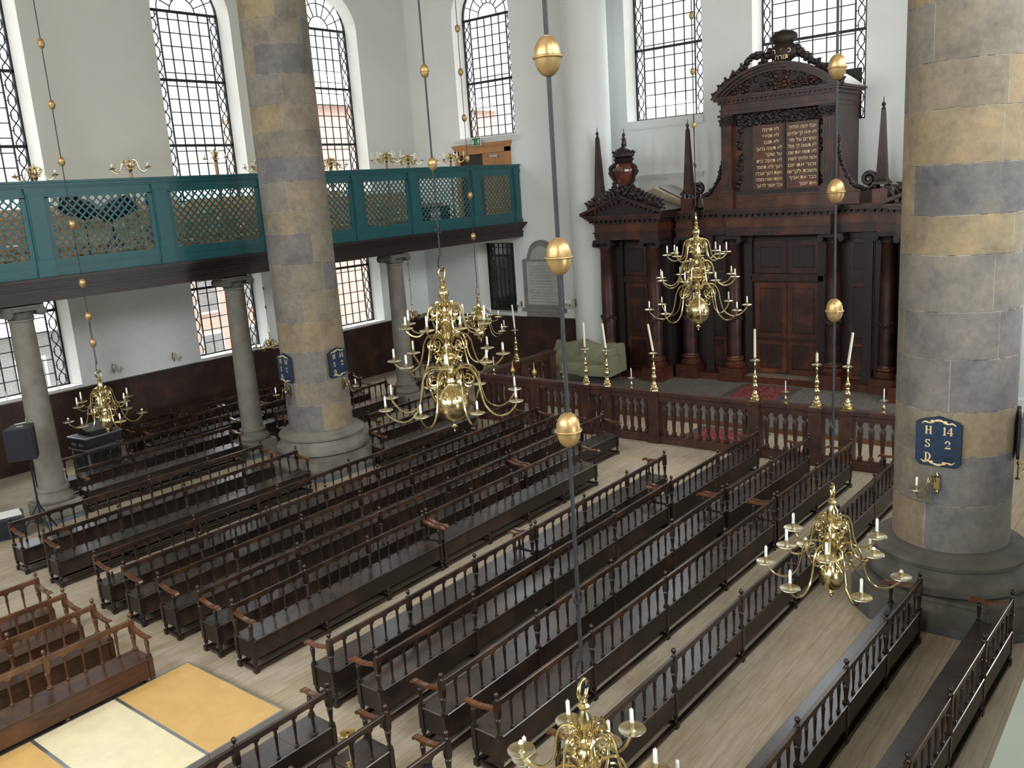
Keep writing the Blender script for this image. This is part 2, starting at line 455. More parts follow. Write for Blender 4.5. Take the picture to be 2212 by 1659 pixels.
b = MB(); b.box(XN-2.0, XN, 18.4, 18.6, 0, ZC); b.box(XN-2.0, XN, 3.2, 3.4, 0, ZC); struct('wall_return_back', b, M['plaster_cool'], 0)
b = MB(); b.add([(XB,YR,0),(XB,3.4,0),(XB,3.4,ZC),(XB,YR,ZC)], [(0,1,2,3)]); struct('wall_back_right', b, M['plaster_cool'], 0)
b = MB(); b.add([(XR,YR,0),(XB,YR,0),(XB,YR,ZC),(XR,YR,ZC)], [(0,1,2,3)]); struct('wall_right', b, M['plaster'], 0)
b = MB(); b.add([(XR,YR,0),(XR,YL,0),(XR,YL,ZC),(XR,YR,ZC)], [(0,1,2,3)]); struct('wall_rear', b, M['plaster'], 0)
b = MB(); b.box(XR, XN+.2, YR, YL, ZC, ZC+.1); struct('ceiling', b, M['ceil'], 0)
b = MB(); b.box(XR, XN, YR, YL, -.1, 0); struct('floor', b, M['floor'], 0)
# rounded half piers either side of the nave recess
for i, yy in enumerate((17.98, 3.72)):
    b = MB(); b.lathe([(.86,0),(.86,.5),(.80,.55),(.80,ZC)], 40, XB+.1, yy, 0, cap=False)
    struct('wall_pier_left' if i == 0 else 'wall_pier_right', b, M['plaster_cool'])
# niche and mouldings under the nave window
def niche(name, yc, hw):
    b = MB()
    b.box(XN-.06, XN+.02, yc-hw, yc+hw, 8.86, 9.1); b.box(XN-.05, XN, yc-hw, yc+hw, 8.80, 8.86)
    b.box(XN-.12, XN, yc-hw+.02, yc+hw+.06, 7.13, 7.17); b.box(XN-.08, XN, yc-hw+.05, yc+hw+.03, 7.05, 7.13); b.box(XN-.04, XN, yc-hw+.08, yc+hw, 6.98, 7.05)
    struct(name, b, M['plaster_cool'], 0)
niche('trim_1', 15.96, 1.55)
b = MB()
for k,(z0,z1,p) in enumerate(((8.82,8.90,.05),(8.90,8.97,.10),(8.97,9.05,.15))): b.box(XB-p, XB, 20.98-p*.3, 24.15+p*.3, z0, z1)
struct('trim_2', b, M['plaster_cool'], 0)

# ---------------------------------------------------------------- leaded windows
WN = [0]
def window(loc, rz, hw, z0, z1, arched, bars, cols=4, row=.33, border=.36, glass='glass', radial=True):
    """local x along the wall, y outward, z up"""
    WN[0] += 1
    root = bpy.data.objects.new('window_%d' % WN[0], None); COL.objects.link(root)
    root.location = loc; root.rotation_euler = (0,0,rz); root['kind'] = 'structure'
    top = z1 + (hw if arched else 0)
    g = MB(); pts = arch_outline(0, hw, z0, z1, arched)
    g.add([(u,0,v) for u,v in pts], [tuple(range(len(pts)))]); g.build('window_glass', M[glass], root, 0)
    f = MB()
    for i in range(len(pts)):
        p, q = pts[i], pts[(i+1) % len(pts)]
        f.bar((p[0],0,p[1]), (q[0],0,q[1]), .10, .08)
    for zb in bars: f.bar((-hw,-.01,zb), (hw,-.01,zb), .085, .06)
    f.build('window_frame', M['iron'], root, 0)
    l = MB(); inn = hw-border; t = .030
    def wtop(x): return z1 + (math.sqrt(max(hw*hw-x*x,0)) if arched else 0)
    yb = -.004
    for s in (-1,1):
        l.bar((s*inn,yb,z0), (s*inn,yb,z1), .045)
        k = 0; z = z0; h = row
        while z < z1-.02:
            za, zb_ = z, min(z+h, z1)
            zm = (za+zb_)/2; c = s*(hw-border/2); d = border*.26
            l.bar((c-d*.0,yb,za), (c+d,yb,zm-h*.22), t); l.bar((c,yb,za), (c-d,yb,zm-h*.22), t)
            l.bar((c+d,yb,zm-h*.22), (c+d,yb,zm+h*.22), t); l.bar((c-d,yb,zm-h*.22), (c-d,yb,zm+h*.22), t)
            l.bar((c+d,yb,zm+h*.22), (c,yb,zb_), t); l.bar((c-d,yb,zm+h*.22), (c,yb,zb_), t)
            l.bar((s*inn,yb,zm), (c-s*d,yb,zm), t); l.bar((c+s*d,yb,zm), (s*hw,yb,zm), t)
            z += h
    for i in range(1, cols):
        x = -inn + 2*inn*i/cols
        l.bar((x,yb,z0), (x,yb,z1), t*1.15)
    z = z0+row
    while z < z1-.05:
        l.bar((-inn,yb,z), (inn,yb,z), t); z += row
    if arched:
        for r in (hw-border, (hw-border)*.5):
            n = 16
            for i in range(n):
                a, c = PI*i/n, PI*(i+1)/n
                l.bar((r*math.cos(a),yb,z1+r*math.sin(a)), (r*math.cos(c),yb,z1+r*math.sin(c)), t)
        for i in range(1, 8):
            a = PI*i/8; r1 = (hw-border)*.5; r2 = hw-.02
            l.bar((r1*math.cos(a),yb,z1+r1*math.sin(a)), (r2*math.cos(a),yb,z1+r2*math.sin(a)), t)
    l.build('window_leading', M['lead'], root, 0)
    return root
GD = .50
for c in LW:
    window((c,YL+GD,0), 0, 1.27, 7.3, 13.28, True, (9.12,11.17,13.28), 5, .41)
for c in LW:
    window((c,YL+GD,0), 0, 1.27, 2.14, 4.93, False, (4.42,), 5, .42)
window((XB+GD,22.57,0), -PI/2, 1.25, 9.07, 13.5, True, (11.12,13.45), 5, .37)
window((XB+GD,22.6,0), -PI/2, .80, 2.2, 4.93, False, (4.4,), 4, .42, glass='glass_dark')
window((XN+GD,15.96,0), -PI/2, 1.38, 9.12, 13.6, True, (11.57,), 5, .43)
window((XN+GD,10.8,0), -PI/2, 1.70, 8.42, 13.6, True, (11.1,), 6, .43)
window((XN+GD,5.9,0), -PI/2, 1.38, 9.12, 13.6, True, (11.57,), 5, .43)
# white sills of the low windows
for i, c in enumerate(LW):
    b = MB(); b.box(c-1.40, c+1.40, YL-.02, YL+.5, 2.06, 2.14); struct('trim_%d' % (3+i), b, M['white'], 0)
# dark space behind the shaded window, boarded foot of the middle nave window
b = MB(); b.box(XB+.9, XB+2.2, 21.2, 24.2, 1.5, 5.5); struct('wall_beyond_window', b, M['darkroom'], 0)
b = MB(); b.box(XN+.30, XN+.38, 9.2, 12.4, 8.4, 9.95); struct('trim_7', b, M['ark_dark'], 0)
b = MB(); b.box(-40, 70, -40, 80, -.6, -.5); struct('ground', b, plain('street paving', (.28,.27,.25), .9), 0)

# ---------------------------------------------------------------- wainscot
def wains(name, x0, x1, y0, y1, nx, ny):
    b = MB()
    b.box(x0, x1, y0, y1, 0, 1.98)
    b.box(x0-(.05 if nx else 0), x1, y0-(.05 if ny else 0), y1, 1.98, 2.06)
    b.box(x0-(.03 if nx else 0), x1, y0-(.03 if ny else 0), y1, 1.90, 1.98)
    b.box(x0-(.03 if nx else 0), x1, y0-(.03 if ny else 0), y1, 0, .16)
    return struct(name, b, M['wainscot'], 0)
wains('baseboard_left', XR, XB, YL-.1, YL, 0, 1)
wains('baseboard_back', XB-.1, XB, 18.8, YL-.1, 1, 0)
wains('baseboard_right', XB-.1, XB, YR, 3.1, 1, 0)

# ---------------------------------------------------------------- exterior seen through the glass
def house(name, label, x0, x1, y0, y1, h, mat, wins, roof='roofgrey'):
    t = thing(name, label, 'building', ((x0+x1)/2, (y0+y1)/2, -.5))
    X0, X1, Y0, Y1 = (x0-x1)/2, (x1-x0)/2, (y0-y1)/2, (y1-y0)/2
    b = MB(); b.box(X0, X1, Y0, Y1, 0, h); b.build('house_wall', M[mat], t, 0)
    b = MB(); b.prism([(Y0-.3,h),(Y1+.3,h),(0,h+2.2)], 'x', X0-.2, X1+.2); b.build('roof', M[roof], t, 0)
    for wx, wz in wins:
        b = MB(); b.box(wx-.55, wx+.55, Y0-.06, Y0+.02, wz, wz+1.6); f = b.build('house_window', M['white'], t, 0)
        b = MB(); b.box(wx-.45, wx+.45, Y0-.075, Y0-.055, wz+.1, wz+1.5); b.build('window_pane', M['slate_d'], f, 0)
    return t
house('brick_house', 'red brick house outside the low left windows beyond the big stone column', 27.2, 40, 32.5, 40, 11.8, 'brick', [(-3.6,3.0),(-1,3.0),(1.6,3.0),(4.2,3.0),(-3.6,6.0),(-1,6.0),(1.6,6.0),(4.2,6.0),(-3.6,9),(-1,9),(1.6,9)])
house('brick_house', 'narrow red brick house outside the window between the slim columns', 20.2, 23.6, 33.5, 40, 5.4, 'brick', [(-.9,3.2),(.9,3.2),(-.9,.8),(.9,.8)])
house('boarded_shed', 'low grey boarded building outside the leftmost low window', 8.6, 15.4, 33.5, 38, 3.6, 'clap', [(-1.2,1.1),(1.5,1.1)])
house('brick_house', 'pale brick house outside the arched window above the gallery door', 42, 50, 20, 33, 10.0, 'brick', [(-1.5,4.0),(1.5,4.0)])
# ---------------------------------------------------------------- great sandstone columns
STONE = [(.215,.20,.175),(.195,.185,.175),(.165,.158,.155),(.235,.205,.16),(.22,.195,.155),(.18,.172,.172),(.25,.215,.155)]
OCHRE = [(.30,.235,.15),(.275,.22,.145),(.25,.21,.155)]
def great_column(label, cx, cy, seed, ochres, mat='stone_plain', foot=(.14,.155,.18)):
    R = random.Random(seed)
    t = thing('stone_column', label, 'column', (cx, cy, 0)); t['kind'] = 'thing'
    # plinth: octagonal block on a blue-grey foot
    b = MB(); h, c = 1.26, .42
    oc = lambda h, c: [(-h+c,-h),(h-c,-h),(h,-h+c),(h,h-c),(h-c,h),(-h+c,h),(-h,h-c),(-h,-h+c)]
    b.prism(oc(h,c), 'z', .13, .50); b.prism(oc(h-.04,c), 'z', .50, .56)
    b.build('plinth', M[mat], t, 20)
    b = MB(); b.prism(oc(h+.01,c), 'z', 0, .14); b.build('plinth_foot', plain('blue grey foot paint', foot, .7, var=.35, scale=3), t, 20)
    b = MB()
    prof = [(1.16,.56),(1.22,.60),(1.235,.70),(1.18,.79),(1.12,.82),(1.10,.86),(1.07,.93),(1.10,.96),(1.14,.97),(1.15,1.03),(1.10,1.08),(1.0,1.09),(.95,1.12),(.88,1.16)]
    b.lathe(prof, 56); b.build('column_base', M[mat], t, 40)
    # drum courses with individual stones
    b = MB(); z = 1.16; k = 0; seg = 54
    rad = lambda z: .845 - .04*((z-1.16)/15.0)**1.4
    while z < ZC:
        hh = R.uniform(.56,.86); z1 = min(z+hh, ZC)
        js = [R.uniform(0, 2*PI)]; js += [js[0]+2*PI/3+R.uniform(-.4,.4), js[0]+4*PI/3+R.uniform(-.4,.4)]
        js = sorted(a % (2*PI) for a in js)
        cs = []
        for _ in js:
            q = R.choice(OCHRE) if (k in ochres or R.random() < .13) else R.choice(STONE)
            cs.append(q)
        ang = [2*PI*i/seg for i in range(seg)]
        for a in js: ang += [a-.004, a+.004]
        ang.sort(); n = len(ang)
        r0, r1 = rad(z), rad(z1); g = .006
        rows = [(r0-.006,z),(r0,z+g),(r1,z1-g),(r1-.006,z1)]
        vs = [(r*math.cos(a), r*math.sin(a), zz) for r,zz in rows for a in ang]
        base = b.add(vs, [])
        for ri in range(3):
            for i in range(n):
                j = (i+1) % n; am = (ang[i] + (ang[j] if j else ang[j]+2*PI))/2
                idx = sum(1 for x in js if x < am % (2*PI)) % 3
                thin = (ang[j]-ang[i]) % (2*PI) < .0085
                col = (.36,.34,.30) if (ri != 1 or thin) else cs[idx]
                if ri != 1 and R.random() < .35: col = (.12,.115,.11)
                b.f.append((base+ri*n+i, base+ri*n+j, base+ri*n+n+j, base+ri*n+n+i)); b.c.append(col)
        z = z1; k += 1
    b.build('column_shaft', M['stone'], t, 30, colattr=True)
    return t
great_column('massive round sandstone column at the right, a numbered navy board facing the benches', 14.5, 3.02, 5, (8, 11), 'stone_shade', (.085,.09,.10))  # base, plinth and foot coloured darker to stand for shade
great_column('massive round sandstone column left of centre carrying two navy number boards', 14.55, 18.60, 12, (3, 11))

# ---------------------------------------------------------------- slim gallery columns
def ionic_cap(b, r, z, w=None, d=None):
    """scroll capital with top at z; volutes facing -y and +y"""
    w = w or r*2.3; d = d or r*1.25
    b.lathe([(r,0),(r*1.08,.02),(r*1.08,.05),(r,.06),(r*1.02,.10),(r*1.2,.16)], 16, 0, 0, z-.30)
    b.box(-w*.72, w*.72, -d, d, z-.05, z)
    b.box(-w*.55, w*.55, -d*.92, d*.92, z-.12, z-.05)
    for sx in (-1,1):
        n = 14
        for q in range(1):
            pts = [(sx*w*.62 + .105*w/.6*math.cos(2*PI*i/n), z-.145 + .105*math.sin(2*PI*i/n)) for i in range(n)]
            b.prism(pts, 'y', -d*1.02, d*1.02)
            pts = [(sx*w*.62 + .05*math.cos(2*PI*i/n), z-.145 + .05*math.sin(2*PI*i/n)) for i in range(n)]
            b.prism(pts, 'y', -d*1.1, d*1.1)
def slim_column(label, cx, cy):
    t = thing('gallery_column', label, 'column', (cx, cy, 0), 0, 'slim stone columns under the gallery'); t['kind'] = 'thing'
    b = MB(); b.box(-.46,.46,-.46,.46,.10,.46,.02); b.build('plinth', M['stone_plain'], t, 20)
    b = MB(); b.box(-.47,.47,-.47,.47,0,.10); b.build('plinth_foot', plain('blue painted foot', (.12,.145,.18), .7, var=.3), t, 0)
    b = MB(); b.lathe([(.42,.46),(.45,.50),(.45,.56),(.40,.62),(.35,.66),(.34,.72),(.37,.74),(.37,.79),(.325,.82)], 28); b.build('column_base', M['stone_plain'], t, 40)
    b = MB(); b.lathe([(.30,.82),(.295,2.0),(.27,3.6),(.255,4.78),(.28,4.80),(.28,4.84),(.255,4.86)], 28); b.build('column_shaft', M['stone_plain'], t, 40)
    b = MB(); ionic_cap(b, .27, 5.15, .60, .32); b.build('capital', M['stone_dark'], t, 30)
    return t
slim_column('slim round gallery column behind the black loudspeaker', 8.62, 21.45)
slim_column('slim round gallery column between the wainscot and the big left stone column', 14.32, 21.45)
slim_column('slim round gallery column behind the biggest chandelier', 20.55, 21.45)
slim_column('slim round gallery column outside the frame before the loudspeaker', 2.9, 21.45)

# ---------------------------------------------------------------- gallery
YG = 21.15
b = MB()
for (z0,z1,p) in ((5.18,5.34,.0),(5.34,5.40,.04),(5.40,5.50,-.02),(5.50,5.56,.06),(5.56,5.62,.12),(5.62,5.67,.18),(5.67,5.74,.24)):
    b.box(XR, XB, YG-.02-p, YG+.55, z0, z1)
struct('trim_8', b, M['beam'], 0)                       # moulded dark beam carrying the gallery
b = MB(); b.box(XR, XB, YG+.5, YL, 5.52, 5.74); struct('floor_gallery', b, M['pine'], 0)
b = MB(); b.box(XR, XB, YG+.5, YL, 5.46, 5.52); struct('ceiling_under_gallery', b, M['plaster'], 0)
t = thing('gallery_railing', 'long teal painted lattice railing along the upper gallery', 'railing', (0, YG, 5.74))
posts = [-3.2, 1.0, 5.2, 9.27, 12.34, 15.55, 18.96, 21.43, 24.60, 27.0]
ZT = 7.90-5.74
b = MB()
b.box(XR, XB, -.10, .12, ZT-.05, ZT); b.box(XR, XB, -.06, .09, ZT-.12, ZT-.05); b.box(XR, XB, -.03, .06, ZT-.16, ZT-.12)
b.build('top_rail', M['teal'], t, 0)
b = MB(); b.box(XR, XB, -.0, .05, .03, .40); b.box(XR, XB, -.025, .06, .0, .05); b.box(XR, XB, -.015, .055, .22, .25); b.build('bottom_board', M['teal'], t, 0)
b = MB(); b.box(XR, XB, -.0, .05, ZT-.38, ZT-.14); b.build('frieze_board', M['teal'], t, 0)
for x in posts:
    w = .20 if x < 26 else .17
    b = MB(); b.box(x-w, x+w, -.045, .06, .0, ZT-.16); b.box(x-w+.03, x+w-.03, -.065, -.04, .40, ZT-.30); b.box(x-w-.02, x+w+.02, -.075, .06, ZT-.30, ZT-.16); b.box(x-w-.02, x+w+.02, -.075, .06, 0, .12)
    b.build('railing_post', M['teal'], t, 0)
for i in range(len(posts)-1):
    xa, xb = posts[i]+.2, posts[i+1]-.2
    if xb < 5: continue
    za, zb = .42, ZT-.38
    b = MB()
    fr = .12
    b.box(xa, xa+fr, 0, .05, .4, ZT-.36); b.box(xb-fr, xb, 0, .05, .4, ZT-.36)
    ua, ub = xa+fr, xb-fr; s = .195; n0 = int((ub-ua+zb-za)/s)+2
    for k in range(n0):
        c = ua - (zb-za) + k*s
        for sg in (1,-1):
            p, q = (c, za), (c+(zb-za), zb)
            if p[0] < ua: p = (ua, za+(ua-c))
            if q[0] > ub: q = (ub, zb-(q[0]-ub))
            if q[0]-p[0] < .02 or p[1] >= zb or q[1] <= za: continue
            if sg < 0: p, q = (ua+ub-p[0], p[1]), (ua+ub-q[0], q[1])
            b.bar((p[0], .02+.008*sg, p[1]), (q[0], .02+.008*sg, q[1]), .040, .014)
    b.build('lattice_panel', M['teal'], t, 0)
# own gallery edge at the lower right corner of the view
b = MB(); b.box(XR, XB, YR, .31, 5.60, 5.66); struct('trim_9', b, plain('grey green ledge', (.15,.17,.14), .6, var=.05), 0)

# gallery benches (rows of light pine, rising to the wall)
def gallery_bench(label, x0, x1, y, z):
    t = thing('gallery_bench', label, 'bench', (x0, y, z), 0, 'light pine benches in the gallery'); L = x1-x0
    b = MB(); b.box(0, L, -.40, 0, .40, .44); b.build('seat', M['pine'], t, 0)
    b = MB(); b.box(0, L, -.02, .02, .60, .92); b.build('backrest', M['pine'], t, 0)
    b = MB(); b.box(0, L, -.05, .05, .92, .96); b.build('top_rail', M['pine'], t, 0)
    n = max(2, int(L/1.1)+1)
    for i in range(n):
        x = .06 + (L-.12)*i/(n-1)
        b = MB(); b.box(x-.03, x+.03, -.04, .03, 0, .92); b.prism([(-.38,0),(-.02,0),(-.02,.40),(-.38,.40)], 'x', x-.02, x+.02); b.build('leg', M['pine'], t, 0)
rowname = ['front', 'second', 'third', 'rear']
secs = [(5.6,9.0,'at the far left of the lattice'),(9.3,12.1,'behind the lattice with the stage lamps'),(12.5,15.4,'left of the big stone column'),(15.7,18.7,'behind the big stone column'),(19.1,21.9,'right of the big stone column'),(22.1,24.2,'beside the orange door frame')]
for r in range(4):
    z = 5.74 + r*.22
    if r:
        b = MB(); b.box(XR, 24.4, 22.5+r*.95-.62, 22.5+(r+1)*.95-.62 if r < 3 else YL-.1, 5.74, z); o = struct('floor_gallery_step', b, M['pine'], 0)
    for x0, x1, where in secs:
        if r == 3 and x0 > 20: continue
        gallery_bench('light pine gallery bench, %s row, %s' % (rowname[r], where), x0, x1, 22.5+r*.95, z)

# gallery door in the back wall
d = bpy.data.objects.new('door_1', None); COL.objects.link(d); d['kind'] = 'structure'; d.location = (XB, 22.86, 5.74)
b = MB()
for sy in (-1,1): b.box(-.10, 0, sy*1.28-.12, sy*1.28+.12, 0, 2.85)
b.box(-.10, 0, -1.40, 1.40, 2.68, 2.98); b.box(-.16, 0, -1.48, 1.48, 2.98, 3.06); b.box(-.13, 0, -1.44, 1.44, 2.92, 2.98)
b.build('door_frame', M['door'], d, 0)
b = MB(); b.box(-.02, 0, -.1, 1.16, 0, 2.68); b.build('door_opening', M['ark_dark'], d, 0)
b = MB(); b.box(-.07, -.02, -1.16, -.02, 0, 2.66)
for z0, z1 in ((.2,1.1),(1.25,2.5)): b.box(-.085, -.07, -1.0, -.18, z0, z1)
lf = b.build('door_leaf', M['door'], d, 0)
b = MB(); b.box(-.16, -.085, -.85, -.45, 2.5, 2.58); b.bar((-.12,-.5,2.54), (-.14,-.05,2.60), .03, .03); b.build('door_closer', M['steel'], lf, 0)
b = MB(); b.tube([(-.085,-.12,1.1),(-.13,-.12,1.1),(-.13,-.25,1.1)], .012, 6); b.build('door_handle', M['steel'], lf)

# ---------------------------------------------------------------- exit signs
def run_man(b, s, M_):
    """pictogram: running figure, arrow and doorway, built flat in (u, v)"""
    def bar(p, q, w): b.add([M_ @ Vector(x) for x in _q(p, q, w)], [(0,1,2,3)])
    def _q(p, q, w):
        p, q = Vector((p[0],p[1],0)), Vector((q[0],q[1],0)); t = (q-p).normalized(); n = Vector((-t.y,t.x,0))*w/2
        return [p-n, q-n, q+n, p+n]
    bar((.02*s,.05*s),(.10*s,-.06*s),.055*s); bar((.10*s,-.06*s),(.02*s,-.18*s),.04*s); bar((.02*s,.0*s),(-.08*s,-.10*s),.04*s); bar((-.08*s,-.10*s),(-.16*s,-.08*s),.035*s)
    bar((.03*s,.06*s),(.14*s,.02*s),.03*s); bar((.02*s,.06*s),(-.07*s,.0*s),.03*s)
    pts = [M_ @ Vector((.055*s+.04*s*math.cos(2*PI*i/10), .13*s+.04*s*math.sin(2*PI*i/10), 0)) for i in range(10)]
    b.add(pts, [tuple(range(10))])
def exit_sign(label, loc, rz, w, h, arrow):
    """face towards local -y"""
    t = thing('exit_sign', label, 'exit sign', loc, rz)
    b = MB(); b.box(-w/2, w/2, 0, .05, -h/2, h/2); b.build('sign_box', M['white'], t, 0)
    b = MB(); b.box(-w/2+.015, w/2-.015, -.006, 0, -h/2+.015, h/2-.015); b.build('sign_face', M['green'], t, 0)
    b = MB(); MM = Matrix(((1,0,0,w*.22),(0,0,1,-.010),(0,1,0,0),(0,0,0,1)))
    run_man(b, h*2.0, MM); b.build('running_figure', M['white'], t, 0); b = MB()
    if arrow == 'down':
        for p in ([(-.28,.10),(-.20,.10),(-.20,-.06),(-.28,-.06)], [(-.33,-.05),(-.15,-.05),(-.24,-.17)]):
            b.add([(x*h*2.2, -.010, y*h*2.2) for x,y in p], [tuple(range(len(p)))])
    else:
        for p in ([(-.32,.02),(-.12,.02),(-.12,-.03),(-.32,-.03)], [(-.32,.09),(-.32,-.10),(-.44,-.005)]):
            b.add([(x*h*2.0, -.010, y*h*2.0) for x,y in p], [tuple(range(len(p)))])
    b.build('arrow', M['white'], t, 0)
    return t
exit_sign('small green exit sign with running figure fixed above the orange gallery door', (XB-.22, 22.97, 8.88), -PI/2, .44, .30, 'down')
t = exit_sign('green exit sign with running figure beside the black loudspeaker', (9.35, 24.2, 1.72), 0, .52, .34, 'left')
b = MB(); b.box(-.015,.015,.02,.04,-1.72,-.17); b.build('sign_pole', M['iron'], t, 0)
b = MB(); b.box(.05,.50,-.05,.10,.19,.24); b.build('sign_lamp', M['white'], t, 0)
# ---------------------------------------------------------------- turned benches
ZS, ZR, BD = .545, 1.035, .45      # seat top, rail top, depth
def turned(prof, z0, z1, r):
    return [(a*r, z0+(z1-z0)*h) for a, h in prof]
BAL = [(.9,0),(1.15,.03),(1.15,.07),(.6,.10),(.75,.14),(.62,.18),(.55,.24),(.72,.45),(.95,.72),(1.0,.80),(.7,.84),(1.0,.87),(.8,.91),(.8,1)]
def _bal():
    b = MB(); b.lathe(turned(BAL, ZS, .95, .024), 7); return b
def _post():
    b = MB(); b.box(-.035,.035,-.035,.035,.22,ZS); b.lathe(turned(BAL, ZS, .83, .040), 9); b.prism([(-.028,.80),(.028,.80),(.037,.84),(.037,1.035),(-.037,1.035),(-.037,.84)], 'y', -.035, .035); return b
def _finial():
    b = MB(); b.lathe([(.030,0),(.032,.01),(.014,.025),(.012,.035),(.026,.050),(.034,.072),(.030,.095),(.014,.112),(0,.116)], 10, 0, 0, 1.033); return b
def _leg():
    b = MB(); b.lathe([(.022,.22),(.034,.20),(.036,.17),(.026,.14),(.020,.12),(.032,.10),(.032,.085)], 9); b.box(-.038,.038,-.038,.038,0,.092); return b
def _armpost():
    b = MB(); b.box(-.035,.035,-.035,.035,.22,ZS+.01); b.lathe(turned(BAL, ZS+.01, .845, .036), 9); return b
def _arm():
    b = MB()
    b.strip([(.0,.925),(-.06,.918),(-.14,.900),(-.24,.878),(-.34,.868),(-.43,.874),(-.49,.880),(-.525,.868),(-.535,.845)], -.036, .036, .036); return b
BM = {}
for key, sfx in (('', ''), ('_warm', ' brown')):
    BM['bal'+key] = _bal().mesh('baluster', M['rail'+key], 40); BM['post'+key] = _post().mesh('back_post', M['rail'+key], 35)
    BM['fin'+key] = _finial().mesh('finial', M['rail'+key], 60); BM['leg'+key] = _leg().mesh('leg', M['bench'+key], 35)
    BM['apost'+key] = _armpost().mesh('arm_post', M['bench'+key], 35); BM['arm'+key] = _arm().mesh('armrest', M['arm'], 40)
M['dusty'] = wood('dusty foot board', (.055,.042,.030), (.12,.095,.07), .7, rnd=(.9,1.1))
def bench(label, group, p0, p1, front, nb, arms=(True,True), warm='', per=None, drop=()):
    """back line from p0 to p1 (world x, y); front -1 faces -y, +1 faces +y; nb bays"""
    (xa,ya),(xb,yb) = p0, p1
    L = math.hypot(xb-xa, yb-ya); ang = math.atan2(yb-ya, xb-xa)
    if front > 0: xa, ya, ang, arms = xb, yb, ang+PI, (arms[1], arms[0])
    t = thing('wooden_bench', label, 'bench', (xa, ya, 0), ang, group)
    w = warm; bay = L/nb
    b = MB(); b.box(-.03, L+.03, -BD, .035, ZS-.028, ZS, .008); link('seat', b.mesh('seat', M['seat'+w], 0), t)
    b = MB(); b.box(-.02, L+.02, -BD+.03, -BD+.055, .225, ZS-.028); b.box(-.02, L+.02, .0, .025, .225, ZS-.028)
    b.box(-.02, .0, -BD+.03, .02, .225, ZS-.028); b.box(L, L+.02, -BD+.03, .02, .225, ZS-.028)
    link('seat_box', b.mesh('seat_box', M['apron'+w], 0), t)
    npb = per or max(2, int(round(bay/.262)))
    b = MB()
    for k in range(nb):
        x0, x1 = k*bay+.03, (k+1)*bay-.03
        b.box(x0, x1, -.022, .024, .955, ZR, .006)
        for i in range(1, npb):
            x = k*bay + bay*i/npb
            b.prism([(x-.05,.955),(x-.024,.925),(x+.024,.925),(x+.05,.955)], 'y', -.018, .020)
    link('top_rail', b.mesh('top_rail', M['rail'+w], 0), t)
    for k in range(nb):
        for i in range(1, npb):
            link('baluster', BM['bal'+w], t, (k*bay+bay*i/npb, 0, 0), RND.random()*.3)
    for k in range(nb+1):
        x = k*bay
        q = link('back_post', BM['post'+w], t, (x,0,0)); 
        link('finial', BM['fin'+w], q)
        link('leg', BM['leg'+w], t, (x,0,0)); 
        link('leg', BM['leg'+w], t, (x,-BD+.045,0))
        b = MB(); b.box(x-.022, x+.022, -BD+.07, -.03, .05, .085); b.build('stretcher', M['bench'+w], t, 0)
    b = MB(); b.box(-.02, L+.02, -.34, -.13, .02, .05); b.build('foot_board', M['dusty'], t, 0)
    for y in (-BD+.045, 0):
        b = MB(); b.box(.03, L-.03, y-.03, y+.03, .03, .075); b.build('stretcher', M['bench'+w], t, 0)
    for s, x in ((arms[0],0), (arms[1],L)):
        if s:
            link('armrest', BM['arm'+w], t, (x,0,0)); link('arm_post', BM['apost'+w], t, (x,-BD+.045,0))
    return t
GR = 'dark benches of the right hand block facing the centre aisle'
GL = 'dark benches of the left hand block facing the centre aisle'
GA = 'dark benches in the left aisle under the gallery'
GW = 'brown benches in the left foreground'
GF = 'dark benches in the near foreground'
GC = 'dark benches in front of the big right column'
rb = 'right block bench, '
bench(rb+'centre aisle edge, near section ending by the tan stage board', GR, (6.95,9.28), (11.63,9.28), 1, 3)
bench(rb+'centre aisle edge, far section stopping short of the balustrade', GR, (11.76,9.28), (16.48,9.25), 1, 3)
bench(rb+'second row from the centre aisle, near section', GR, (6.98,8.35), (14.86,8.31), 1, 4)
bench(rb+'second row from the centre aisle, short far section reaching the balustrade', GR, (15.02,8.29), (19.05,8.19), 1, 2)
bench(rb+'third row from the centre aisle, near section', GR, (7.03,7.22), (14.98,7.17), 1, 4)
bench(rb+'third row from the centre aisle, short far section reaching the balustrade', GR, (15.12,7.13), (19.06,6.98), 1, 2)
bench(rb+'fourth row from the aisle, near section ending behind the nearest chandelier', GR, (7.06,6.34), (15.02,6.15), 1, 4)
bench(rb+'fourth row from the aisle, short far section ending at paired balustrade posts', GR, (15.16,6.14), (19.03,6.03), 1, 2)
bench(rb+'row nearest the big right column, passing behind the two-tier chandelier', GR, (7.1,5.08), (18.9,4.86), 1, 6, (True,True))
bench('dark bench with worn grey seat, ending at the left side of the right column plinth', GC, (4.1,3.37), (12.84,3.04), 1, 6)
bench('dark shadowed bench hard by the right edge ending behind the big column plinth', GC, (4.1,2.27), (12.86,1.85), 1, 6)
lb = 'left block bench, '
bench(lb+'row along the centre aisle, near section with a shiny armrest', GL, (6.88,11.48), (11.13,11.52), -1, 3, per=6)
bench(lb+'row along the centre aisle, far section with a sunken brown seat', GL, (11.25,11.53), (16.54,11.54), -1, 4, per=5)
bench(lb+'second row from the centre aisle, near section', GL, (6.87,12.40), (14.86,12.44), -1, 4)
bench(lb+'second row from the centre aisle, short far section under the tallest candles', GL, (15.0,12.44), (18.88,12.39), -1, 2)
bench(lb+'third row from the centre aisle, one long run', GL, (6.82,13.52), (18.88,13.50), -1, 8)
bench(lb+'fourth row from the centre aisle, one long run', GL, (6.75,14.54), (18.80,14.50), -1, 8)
bench(lb+'fifth row from the aisle, passing before the big column plinth', GL, (6.72,15.50), (18.80,15.46), -1, 6)
